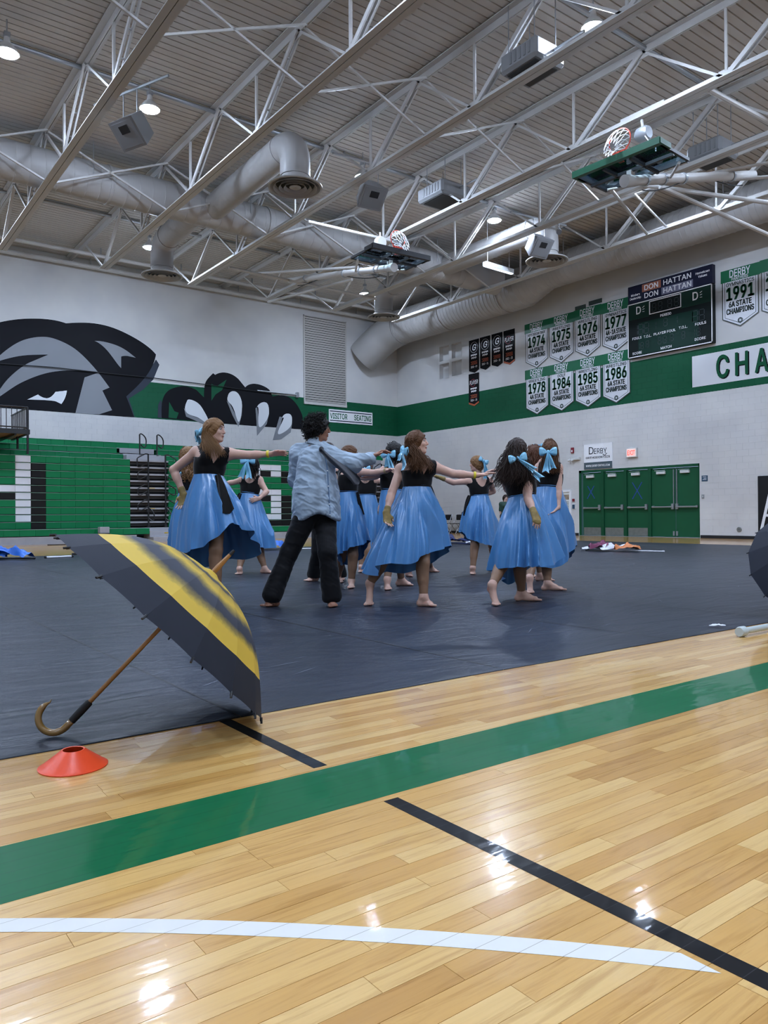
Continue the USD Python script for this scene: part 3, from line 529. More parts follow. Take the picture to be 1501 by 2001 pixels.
# cable strung along the wall
t = thing('wall_cable', 'thin black cable stretched across the cat mural', 'cable', (6, YW, 6.5)); cb = [(*Lw(*p), ) for p in [(0, 711), (100, 718), (210, 730), (300, 739), (420, 754), (525, 768), (578, 772)]]
part(t, 'wire', tube([(p[0], YW-.06, p[1]) for p in cb], .018, 5), 'rubber'); part(t, 'bracket', cat(box((cb[-1][0]-.02, YW-.1, cb[-1][1]-.12), (cb[-1][0]+.12, YW, cb[-1][1]+.12), .01), rod((cb[-2][0]-.6, YW-.06, cb[-2][1]+.05), (cb[-1][0], YW-.06, cb[-1][1]), .03)), 'alu')

# ================================================================ retracted bleachers along the back wall
mat('seat_green', '#0b7244', .5, spec=.2, island=.0, var=.06); mat('seat_white', '#dcdde4', .45, var=.03); mat('seat_black', '#161515', .5, spec=.2, var=.05); mat('deck_grey', '#9b9ba0', .5, noise=.08, nscale=3); mat('riser_dark', '#2c2a29', .6); mat('nosing_light', '#8fb3a0', .45); mat('gold', '#b99a3c', .5)
FY, PW, X5 = 25.8, .445, 5.05
ROWZ = [.26] + [.475 + .2325*k for k in range(10)]
def colour(col, row):
    """The letters H and S painted on the seat fronts; row 0 is the lowest."""
    r = 10 - row                                            # 0 = topmost of the flush rows
    if col in (0, -3):
        if 0 <= r <= 8: return 'seat_white'
    if col in (1, -2):
        if col == -2 and r == 4: return 'seat_white'
        if 1 <= r <= 9: return 'seat_black'
    if col == -1: return 'seat_white' if r == 4 else 'seat_black' if r == 5 else 'seat_green'
    s = col - 18
    if s in (0, 1, 2):
        if r in (0, 4, 8): return 'seat_white'
        if r == 1: return 'seat_white' if s in (0, 2) else 'seat_black'
        if r in (2, 3): return 'seat_white' if s == 0 else ('seat_black' if s == 1 and False else 'seat_green')
        if r in (5, 6, 7): return 'seat_white' if s == 2 else 'seat_black' if r == 5 and s == 1 else 'seat_green'
        if r == 9 and s > 0: return 'seat_black'
    if s == 3 and (r in (1, 2) or 5 <= r <= 9): return 'seat_black'
    return 'seat_green'
def seat(x, y, z, h): return box((x+.0012, y, z), (x+PW-.0012, y+.32, z+h), .006)
def bank(label, c0, c1, ends):
    xa, xb = X5 + c0*PW, X5 + c1*PW
    t = thing('bleachers', label, 'bleachers', (xa, FY, 0))
    part(t, 'kick_board', cat(box((xa-.05, FY-.62, .015), (xb, FY-.6, .24)), box((xa-.05, FY-.66, .0), (xb, FY-.58, .03))), 'deck_grey')
    e = .445 if ends else 0
    for c in range(c0, c1 + (1 if ends else 0)): part(t, 'seat_panel', seat(X5 + c*PW, FY-.6, .26, .195), 'seat_green')
    for r in range(1, 11):
        for c in range(c0, c1): part(t, 'seat_panel', seat(X5 + c*PW, FY, ROWZ[r], .205), colour(c, r))
    part(t, 'nosing', cat(*[box((xa, FY-.014, z+.206), (xb, FY+.3, z+.216)) for z in ROWZ[1:]], box((xa, FY-.61, .456), (xb, FY-.28, .466))), 'nosing_light')
    for k, (y, z) in enumerate([(FY+.7, 2.79), (FY+1.4, 3.06)]):
        for c in range(c0, c1): part(t, 'seat_panel', seat(X5 + c*PW + .1*k, y, z, .2), 'seat_green')
        part(t, 'nosing', box((xa, y-.012, z+.2), (xb+.1*k, y+.3, z+.21)), 'nosing_light')
    part(t, 'understructure', cat(box((xa, FY+.33, .05), (xb, FY+.5, 2.75)), box((xa, FY+.34, 2.5), (xb, FY+1.4, 2.78)), box((xa, FY+1.03, 2.79), (xb, FY+2.1, 3.05))), 'riser_dark')
    return t
bk1 = bank('green retracted bleachers with painted letter H', -9, 8, True)
bk2 = bank('green retracted bleachers with painted letter S', 11, 31, False)
t = thing('bleachers', 'long green top row running across above both bleacher banks', 'bleachers', (2, 27.9, 3.3))
for c in range(-9, 35): part(t, 'seat_panel', seat(X5 + c*PW + .2, FY+2.1, 3.33, .2), 'seat_green')
part(t, 'nosing', box((X5-9*PW, FY+2.09, 3.53), (X5+35*PW, FY+2.4, 3.54)), 'nosing_light'); part(t, 'understructure', box((X5-9*PW, FY+2.2, 0), (X5+35*PW, FY+2.5, 3.33)), 'riser_dark')
def aisle(xa, xb, label):
    t = thing('bleacher_aisle', label, 'stairs', (xa, FY, 0))
    part(t, 'landing', cat(box((xa+.45, FY-.95, .0), (xb, FY-.0, .16)), box((xa+.45, FY-.6, .16), (xb, FY, .36)), box((xa, FY-.25, .36), (xb, FY+.05, .47))), 'deck_grey')
    for r in range(1, 11):
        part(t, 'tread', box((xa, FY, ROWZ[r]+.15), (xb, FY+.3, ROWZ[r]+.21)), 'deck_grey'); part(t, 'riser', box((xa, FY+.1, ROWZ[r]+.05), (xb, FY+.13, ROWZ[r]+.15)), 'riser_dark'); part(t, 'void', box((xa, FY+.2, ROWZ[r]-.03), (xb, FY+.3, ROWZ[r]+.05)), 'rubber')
    for k, (y, z) in enumerate([(FY+.35, 2.78), (FY+.7, 2.84), (FY+1.4, 3.1)]): part(t, 'tread', box((xa, y, z), (xb, y+.4, z+.18)), 'deck_grey')
    part(t, 'tread_mark', cat(*[box((xa+.65, FY-.005, z), (xa+.85, FY, z+.025)) for z in (ROWZ[6]+.17, ROWZ[3]+.17)], box((xa+.95, FY-.606, .27), (xa+1.15, FY-.6, .31))), 'gold')
    part(t, 'backing', box((xa, FY+.31, 0), (xb, FY+.5, 2.75)), 'rubber')
    return t
aisle(8.61, 9.945, 'grey stepped bleacher aisle between the two seat banks'); aisle(18.85, 20.2, 'narrow grey bleacher aisle near the right wall corner')
def rail(x, side, label, y=FY-.12):
    t = thing('aisle_rail', label, 'railing', (x, y, .45), group='aisle handrails')
    part(t, 'post', cat(rod((x, y, .47), (x, y, 2.98), .028), box((x-.05, y-.05, .42), (x+.05, y+.05, .56), .01)), 'black_steel')
    def loop(z, w, h, big=False):
        p = [(x, z-.04), (x-side*.03, z), (x-side*.1, z), (x-side*(w-.04), z-.13), (x-side*w, z-.17), (x-side*w, z-h+.1), (x-side*(w-.03), z-h+.05), (x-side*(w-.1), z-h+.05), (x-side*.05, z-h+.17), (x, z-h+.19)]
        return tube([(a, y, b) for a, b in p], .02, 6)
    part(t, 'grab_loop', loop(2.98, .38, .5, True), 'black_steel')
    for z in (2.48, 1.95, 1.42): part(t, 'grab_loop', loop(z, .36, .42), 'black_steel')
    part(t, 'grab_loop', tube(catmull([(x, y, 1.15), (x+.1, y-.05, 1.05), (x+.16, y-.1, .9), (x+.14, y-.1, .72), (x, y, .8)], 16), .022, 6), 'black_steel')
    for z in (2.15, 1.6, 1.05): part(t, 'bracket', box((x-side*.07, y-.04, z-.06), (x+.03, y+.05, z+.06), .008), 'black_steel')
rail(9.19, 1, 'black aisle handrail, left one beside the letter H bank'); rail(9.79, -1, 'black aisle handrail, right one near the left dancer')
rail(19.1, 1, 'black aisle handrail in the far aisle near the wall corner')
for x, lb in ((9.2, 'left'), (9.82, 'right')):
    t = thing('grab_bar', f'short black grab bar on the upper step, {lb} one', 'railing', (x, FY+.75, 2.9)); y = FY + .75
    part(t, 'post', cat(rod((x, y, 2.95), (x, y, 3.72), .026), box((x-.06, y-.05, 2.9), (x+.06, y+.05, 3.02), .01)), 'black_steel')
    part(t, 'loop', tube(np.vstack([[(x, y, 3.5)], catmull([(x, y, 3.66), (x+.07, y, 3.74), (x+.2, y, 3.62), (x+.23, y, 3.45), (x+.2, y, 3.3), (x+.13, y, 3.28), (x+.04, y, 3.38)], 20)]), .022, 6), 'black_steel')
# press platform on the stands
t = thing('platform', 'black railed wooden platform above the bleachers at the left edge', 'platform', (4, 24.9, 2.8))
mat('ply', '#8a6a48', .6, noise=.12, nscale=3)
px1, py0 = 5.16, 24.6
part(t, 'deck_board', box((1.0, py0, 3.36), (px1, py0+2.4, 3.4)), 'ply'); part(t, 'deck_frame', cat(box((1, py0-.03, 3.32), (px1+.06, py0+.03, 3.46)), box((px1, py0, 3.32), (px1+.06, py0+2.4, 3.46)), *[box((x, py0, 3.28), (x+.05, py0+2.4, 3.36)) for x in np.arange(1.2, px1, .6)]), 'black_steel')
part(t, 'rail', cat(rod((1, py0, 4.12), (px1, py0, 4.12), .025), rod((1, py0, 3.52), (px1, py0, 3.52), .02), rod((px1, py0, 4.12), (px1, py0+2.3, 4.12), .025), rod((px1, py0, 3.52), (px1, py0+2.3, 3.52), .02)), 'black_steel')
for x in np.arange(1.1, px1+.01, .145): part(t, 'baluster', rod((x, py0, 3.46), (x, py0, 4.12), .01, 6), 'black_steel')
for y in np.arange(py0+.15, py0+2.3, .145): part(t, 'baluster', rod((px1, y, 3.46), (px1, y, 4.12), .01, 6), 'black_steel')
for x, y, z in ((px1, py0, 2.75), (px1-.02, py0+1.3, 3.0), (2.6, py0, 2.75)): part(t, 'post', rod((x, y, z-.02), (x, y, 4.12 if x == px1 else 3.4), .035), 'black_steel')
# chairs, bag and speaker box along the walls
t = thing('floor_speaker', 'small black box with grey top at the foot of the bleachers', 'speaker', (8.0, 24.95, 0)); c = at(204, 1050, 'Y', 24.9)
part(t, 'cabinet', box((c[0]-.17, 24.8, 0), (c[0]+.17, 25.1, .32), .02), 'rubber'); part(t, 'grille', box((c[0]-.15, 24.79, .03), (c[0]+.15, 24.8, .3)), 'black_steel'); part(t, 'top_box', box((c[0]-.15, 24.85, .32), (c[0]+.15, 25.1, .52), .01), 'deck_grey')
part(t, 'cord', tube(catmull([(c[0]-.15, 24.85, .1), (c[0]-.8, 24.6, .02), (c[0]-1.8, 24.5, .012)], 12), .012, 5), 'rubber')
mat('chair_black', '#17181b', .5)
def make_chair(x, y, label):
    t = thing('folding_chair', label, 'chair', (x, y, 0), group='black folding chairs along the right wall')
    part(t, 'seat', box((x-.22, y-.22, .43), (x+.2, y+.22, .46), .012), 'chair_black'); part(t, 'backrest', box((x+.2, y-.22, .6), (x+.24, y+.22, .85), .015), 'chair_black')
    for s in (-1, 1):
        part(t, 'leg', tube([(x-.24, y+s*.22, 0), (x+.06, y+s*.22, .5), (x+.24, y+s*.22, .88)], .013, 6), 'steel'); part(t, 'leg', rod((x+.24, y+s*.2, 0), (x-.16, y+s*.2, .44), .013, 6), 'steel')
    part(t, 'stretcher', rod((x+.15, y-.2, .1), (x+.15, y+.2, .1), .01, 6), 'steel'); return t
base = at(870, 1040, 'X', 23.2)[1]
ch = make_chair(23.2, base, 'black folding chair, leftmost of the three by the wall')
dup(ch, (23.2, base-.75, 0), 'black folding chair, middle one of the three by the wall'); dup(ch, (23.2, base-1.5, 0), 'black folding chair with a dark bag on it')
t = thing('bag', 'dark rounded backpack sitting on a folding chair', 'bag', (23.15, base-1.5, .46)); s_ = trimesh.creation.icosphere(3, 1); v = np.array(s_.vertices)*[.17, .27, .24]; v[:, 2] = np.maximum(v[:, 2], -.2) + .67
part(t, 'body', (v + [23.1, base-1.5, 0], s_.faces), 'rubber', True); part(t, 'strap', tube(catmull([(22.98, base-1.6, .85), (22.95, base-1.62, .95), (23.0, base-1.4, .95), (22.98, base-1.4, .8)], 16), .02, 6), 'black_steel')

# ================================================================ roof trusses
TX, BZ, TZ, PITCH_Y = [-1.4, 1.7, 4.8, 7.93, 11.05, 14.2, 17.18, 20.33], 9.23, 10.62, 3.7
NODES = [22.62 - PITCH_Y*k for k in range(8)]             # bottom chord panel points
def tee(x, y0, y1, z, up, w=.24):
    s = 1 if up else -1                                    # two angles back to back with a gap
    return cat(box((x-w/2, y0, z), (x-.007, y1, z+.022)), box((x+.007, y0, z), (x+w/2, y1, z+.022)), box((x-.03, y0, z+(.018 if up else -.002)), (x-.007, y1, z+s*.15)), box((x+.007, y0, z+(.018 if up else -.002)), (x+.03, y1, z+s*.15)))
trusses = []
for k, x in enumerate(TX):
    t = thing('roof_truss', f'white steel roof truss, number {k+1} of the parallel trusses counted from the left', 'truss', (x, 8, BZ), group='white roof trusses') if False else thing('roof_truss', ['white steel roof truss far left, beyond the picture edge', 'white steel roof truss outside the left picture edge', 'white steel roof truss nearest the left edge, ending above the cat head', 'white steel roof truss ending left of the near round diffuser', 'white steel roof truss crossing the picture top centre beside the duct elbow', 'white steel roof truss carrying the pipe over the first hoop', 'white steel roof truss passing between the two basketball hoops and the right wall', 'white steel roof truss nearest the right wall, in front of the big duct'][k], 'truss', (x, 8, BZ), group='white roof trusses')
    part(t, 'bottom_chord', tee(x, Y0, 26.35, BZ, True, .28), 'steel_white'); part(t, 'top_chord', cat(tee(x, Y0, YW+.1, TZ+.13, False, .3)), 'steel_white')
    part(t, 'diagonal', cat(beam((x, 26.3, BZ+.05), (x, 24.45, TZ), .09, .06), beam((x, 26.35, BZ+.05), (x, 28.4, TZ), .05, .05)), 'steel_white')
    for y in NODES:
        for s, w in ((1, .05), (-1, .1)):                  # thin one towards the back wall, double angle towards the front
            a, b = np.array([x, y+s*.06, BZ+.06]), np.array([x, y+s*(1.85), TZ+.04])
            if s > 0: part(t, 'diagonal', beam(a, b, .06, .05), 'steel_white')
            else: part(t, 'diagonal', cat(beam(a+[.05, 0, 0], b+[.05, 0, 0], .035, .1), beam(a-[.05, 0, 0], b-[.05, 0, 0], .035, .1), *[beam(a+(b-a)*q-[.05, 0, 0], a+(b-a)*q+[.05, 0, 0], .03, .03) for q in (.25, .5, .75)]), 'steel_white')
        part(t, 'vertical', beam((x, y, BZ+.05), (x, y, TZ+.1), .05, .05), 'steel_white')
        part(t, 'gusset', box((x-.006, y-.16, BZ+.02), (x+.006, y+.16, BZ+.2)), 'steel_white'); part(t, 'gusset', box((x-.006, y+1.7, TZ-.1), (x+.006, y+2.0, TZ+.1)), 'steel_white')
    trusses.append(t)
t = thing('bridging', 'crossed steel brace rods between the roof trusses', 'bracing', (9, 13, BZ))
for a, b in zip(TX[:-1], TX[1:]):
    for y in (20.45, 13.05, 5.65, -1.75):
        yb = y + .1
        part(t, 'brace', beam((a, yb, BZ+.05), (b, y, TZ), .045, .045), 'steel_white'); part(t, 'brace', beam((b, y, BZ+.05), (a, yb, TZ), .045, .045), 'steel_white')
for nm, y, z, r, lb in (('conduit', 17.35, 10.7, .05, 'grey lamp conduit running under the roof deck, middle row'), ('conduit', 25.4, 10.72, .05, 'grey lamp conduit running under the roof deck near the back wall'), ('conduit', 9.6, 10.7, .05, 'grey lamp conduit running under the roof deck, nearest row'), ('wall_pipe', 30.2, 10.45, .09, 'white pipe along the top of the back wall'), ('wall_pipe', 28.9, 10.5, .07, 'white pipe just in front of the wall top pipe')):
    t = thing(nm, lb, 'pipe', (0, y, z)); part(t, 'pipe', rod((X0, y, z), (XW, y, z), r, 10), 'steel_white' if nm == 'wall_pipe' else 'alu')
    part(t, 'hanger', cat(*[box((x-.02, y-.02, z), (x+.02, y+.02, DECK)) for x in np.arange(-10, 23.5, 3.1)]), 'alu')
t = thing('ridge_duct', 'dark flat channel along the roof deck above the round duct', 'channel', (5, 22.6, 10.5)); part(t, 'channel', box((X0, 22.75, 10.55), (19, 23.15, DECK-.004), .02), 'alu')
# ================================================================ lamps (each gives its own light)
mat('lens', (1, 1, 1), .3, emit=LAMP_COLOR, es=LAMP_POWER)
LAMPS = [((3.15, 16.7), 'round bright ceiling lamp at the left picture edge'), ((6.2, 17.1), 'round bright ceiling lamp right of the tilted grey speaker'), ((9.35, 25.9), 'round bright ceiling lamp beside the back diffuser'), ((12.15, 17.1), 'round bright ceiling lamp above the middle speaker'),
         ((18.6, 26.1), 'round bright ceiling lamp near the wall corner under the first hoop'), ((17.3, 17.2), 'round bright ceiling lamp above the hanging strip light'), ((12.0, 9.25), 'round bright ceiling lamp at the top right of the picture'), ((18.3, 12.5), 'round bright ceiling lamp behind the second hoop'),
         ((0.2, 9.2), 0), ((6.1, 9.2), 0), ((18.2, 6.0), 0), ((0.2, 1.5), 0), ((6.1, 1.5), 0), ((12.1, 1.5), 0), ((18.2, .0), 0), ((-6, 9.2), 0), ((-6, 1.5), 0), ((-5.5, 17), 0), ((3.2, 25.6), 0), ((-3, 25.6), 0), ((2, -5), 0), ((9.5, -5), 0), ((16, -6), 0), ((-8, -5.5), 0)]
def lamp(x, y, label):
    z = 10.12
    t = thing('ceiling_lamp', label, 'ceiling lamp', (x, y, z), group=None)
    part(t, 'housing', lathe([(0, .34), (.05, .34), (.07, .2), (.13, .16), (.22, .03), (.23, 0), (.21, 0), (.19, .03), (0, .03)], (x, y, z), n=24), 'steel_white', 30)
    part(t, 'hanger', cat(rod((x, y, z+.3), (x, y, DECK), .015, 6), box((x-.06, y-.06, z+.32), (x+.06, y+.06, z+.42), .01)), 'alu')
    part(t, 'lens', lathe([(0, -.06), (.1, -.055), (.17, -.03), (.205, .012), (.19, .02), (0, .02)], (x, y, z), n=24), 'lens', True)
    return t
l0 = None
for (x, y), lb in LAMPS:
    lb = lb or 'round bright ceiling lamp outside the picture'
    if l0 is None: l0 = lamp(x, y, lb)
    else: dup(l0, (x, y, 10.12), lb, group='ceiling lamps beyond the picture edges' if 'outside' in lb else None)
t = thing('strip_light', 'short white strip light hanging on two rods', 'ceiling lamp', (18.9, 18.5, 9.2)); mat('strip_lens', (1, 1, 1), .4, emit=LAMP_COLOR, es=.12)
ca, cb_ = at(947, 515, 'Z', 9.25), at(1001, 531, 'Z', 9.25); dirv = (cb_-ca)/np.linalg.norm(cb_-ca)
part(t, 'housing', beam(ca, cb_, .16, .14), 'plastic'); part(t, 'lens', beam(ca-[0, 0, .08], cb_-[0, 0, .08], .1, .03), 'strip_lens'); part(t, 'rod', cat(rod(ca+.15*dirv, ca+.15*dirv+[0, 0, 1.5], .012, 6), rod(cb_-.15*dirv, cb_-.15*dirv+[0, 0, 1.5], .012, 6)), 'steel_white')

# ================================================================ ducts and diffusers
DYC, DZC = 21.25, 9.93
def seamed(pts, r, step=.3, sides=28):
    """Round duct with raised spiral seams along a polyline."""
    p = np.asarray(pts, float); seg = np.r_[0, np.cumsum(np.linalg.norm(np.diff(p, axis=0), axis=1))]; L_ = seg[-1]
    s = np.sort(np.r_[np.arange(0, L_, step), np.arange(.02, L_, step), np.arange(.04, L_, step), L_]); q = np.stack([np.interp(s, seg, p[:, i]) for i in range(3)], 1)
    b = np.array([1.02 if abs((v % step)-.02) < .004 else 1.0 for v in s]); return tube(q, (np.interp(s, seg, r) if np.ndim(r) else r)*b, sides)
def bend(a, c, b, n=14):
    a, c, b = (np.asarray(x, float) for x in (a, c, b)); u = np.linspace(0, 1, n)[:, None]; return (1-u)**2*a + 2*u*(1-u)*c + u*u*b
t = thing('main_duct', 'large round grey duct crossing under the roof from the left', 'duct', (5, DYC, DZC))
part(t, 'duct', seamed([(X0, DYC, DZC), (19.6, DYC, DZC)], .5, .35), 'duct_grey', 40); part(t, 'end_tee', seamed(np.vstack([bend((19.5, DYC, DZC), (20.6, DYC, DZC), (21.2, DYC-.3, DZC-.1))]), .52, 2), 'duct_grey', 40)
for x in (-4, 1, 6.5, 11.3, 16.2): part(t, 'collar', lathe([(.5, -.03), (.525, -.03), (.525, .03), (.5, .03)], (x, DYC, DZC), (1, 0, 0), 28), 'duct_grey', 40)
for x in (-6, -2, 2.5, 6.0, 10.6, 14.5, 18): part(t, 'hanger', cat(rod((x, DYC-.5, DZC), (x, DYC-.5, DECK), .01, 5), rod((x, DYC+.5, DZC), (x, DYC+.5, DECK), .01, 5)), 'alu')
def diffuser(t, c, r):
    part(t, 'diffuser', lathe([(r*.5, .32), (r*.55, .1), (r*.72, .05), (r, .0), (r*1.0, -.03), (r*.93, -.035), (r*.84, .03), (r*.78, .06), (0, .08)], c, n=40), 'duct_grey', 30)
    for q in (.72, .52, .34): part(t, 'cone_ring', lathe([(r*q, .02), (r*(q+.08), -.05), (r*(q+.09), -.05), (r*(q+.02), .03), (r*q, .02)], c, n=36), 'duct_grey', 30)
    part(t, 'cone_ring', lathe([(0, .0), (r*.2, -.03), (r*.22, -.02), (r*.12, .04), (0, .04)], c, n=24), 'duct_grey', 30); part(t, 'throat', lathe([(0, .075), (r*.8, .05)], c, n=30), 'rubber')
def branch(x, y, dx, label, r=.36, zc=DZC):
    t = thing('branch_duct', label, 'duct', (x, y, 8.8)); s = np.sign(y - DYC)
    p = np.vstack([[(x-dx, DYC+s*.2, zc)], [(x, y-s*.55, zc)]]); part(t, 'duct', seamed(p, r, .18), 'duct_grey', 40)
    e = bend((x, y-s*.6, zc), (x, y+s*.02, zc), (x, y, zc-.62)); part(t, 'elbow', tube(np.vstack([e, [(x, y, 9.05)]]), r*1.02, 28), 'duct_grey', 40)
    part(t, 'collar', lathe([(r, -.02), (r*1.06, -.02), (r*1.06, .02), (r, .02)], (x, y-s*.6, zc), (0, 1, 0), 28), 'duct_grey', 40)
    diffuser(t, (x, y, 8.82), .66)
branch(9.42, 16.1, -.1, 'round branch duct with elbow and big ring diffuser, nearest the picture centre'); branch(9.3, 24.6, .1, 'round branch duct with ring diffuser close to the back wall, left of centre')
branch(18.45, 24.6, .0, 'round branch duct with ring diffuser in the corner by the louvre'); branch(18.55, 16.15, .0, 'round branch duct with ring diffuser above the scoreboard side')
t = thing('wall_duct', 'very large round duct along the right wall ending in a wall elbow', 'duct', (22.3, 18, 9.7)); XD = 22.35
part(t, 'duct', seamed([(XD, 28.2, 9.72), (XD, 20.6, 9.72), (XD, 19.4, 9.95), (XD, Y0, 9.95)], [.78, .78, .6, .6], .2, 32), 'duct_grey', 40)
part(t, 'elbow', tube(np.vstack([bend((XD, 28.3, 9.72), (XD, 29.4, 9.7), (XD-.45, 29.95, 9.05), 10), [(XD-.75, YW, 8.55)]]), .82, 32), 'duct_grey', 40)
for y in (28.2, 25, 21.5): part(t, 'collar', lathe([(.78, -.03), (.81, -.03), (.81, .03), (.78, .03)], (XD, y, 9.72), (0, 1, 0), 32), 'duct_grey', 40)
for y in range(-6, 29, 3): part(t, 'hanger', rod((XD-.8, y, 9.8), (XD-.8, y, DECK), .012, 5), 'alu')
# ================================================================ speakers and heaters in the roof
mat('speaker_grey', '#7d7e80', .5); mat('grille', '#77787a', .6, bump=.3, bscale=200)
def speaker(c, yaw, tilt, label):
    t = thing('speaker', label, 'speaker', c, group='hanging grey loudspeakers'); c = np.asarray(c, float)
    d = facing(yaw)*math.cos(tilt) - UP*math.sin(tilt); _, a, b = frame(d); O_ = c
    P = lambda x, y, z: O_ + a*x + b*y + d*z
    pts = np.array([P(x*w, y*h, z) for z, w, h in ((.27, .34, .3), (-.25, .2, .24)) for x in (-1, 1) for y in (-1, 1)]); hl = trimesh.convex.convex_hull(pts)
    part(t, 'cabinet', (np.array(hl.vertices), np.array(hl.faces)), 'speaker_grey'); part(t, 'grille', beam(P(-.29, 0, .275), P(.29, 0, .275), .5, .012, d), 'grille')
    part(t, 'horn', beam(P(-.12, .1, .285), P(.12, .1, .285), .16, .01, d), 'rubber')
    part(t, 'bracket', cat(rod(P(-.2, .25, -.1), P(-.2, .25, -.1)+UP*.5, .012, 6), rod(P(.2, .25, -.1), P(.2, .25, -.1)+UP*.5, .012, 6), rod(P(-1.1, .25, -.1)+UP*.5, P(1.1, .25, -.1)+UP*.5, .03, 6)), 'alu')
speaker(at(263, 252, 'Z', 8.95), -120, .8, 'tilted grey loudspeaker hanging at the upper left'); speaker(at(722, 378, 'Z', 9.15), -60, .8, 'tilted grey loudspeaker hanging below the middle lamp'); speaker(at(1050, 478, 'Z', 9.0), -60, .7, 'tilted grey loudspeaker beside the right ring diffuser')
def heater(px, z, ln, label, wide=.42):
    c = at(*px, 'Z', z); t = thing('unit_heater', label, 'heater', c); h = ln/2
    part(t, 'case', box(c-[wide, h, .2], c+[wide, h, .2], .06), 'speaker_grey'); part(t, 'air_opening', box(c-[wide*.75, h*.75, .215], c+[wide*.75, h*.75, -.19]), 'riser_dark')
    part(t, 'louvre', cat(*[box(c+[-wide-.012, -h*.7+.12*k, -.1], c+[-wide+.01, -h*.7+.12*k+.05, .12]) for k in range(int(ln*.7/.12))]), 'grille'); [part(t, 'hanger', rod(c+[x, y, .18], c+[x, y, DECK-z], .012, 5), 'alu') for x in (-.3, .3) for y in (-h*.7, h*.7)]
    part(t, 'gas_pipe', rod(c+[.1, -h, .05], c+[.1, -h-.7, .05], .03, 6), 'alu')
heater((1040, 122), 9.6, .95, 'rounded grey unit heater hanging at the top right'); heater((1392, 300), 9.6, .9, 'rounded grey unit heater behind the second hoop'); heater((868, 382), 9.9, 1.1, 'square grey unit heater with dark underside above the first hoop', .55)
t = thing('spotlight', 'tiny silver spotlight on the truss beside the right ring diffuser', 'lamp', at(1092, 448, 'Z', 9.1)); c = at(1092, 450, 'Z', 9.05); part(t, 'can', lathe([(0, 0), (.07, 0), (.08, .14), (0, .14)], c, (-.5, -.5, -.6), 14), 'alu'); part(t, 'arm', rod(c, c+[0, 0, .25], .015, 6), 'black_steel')

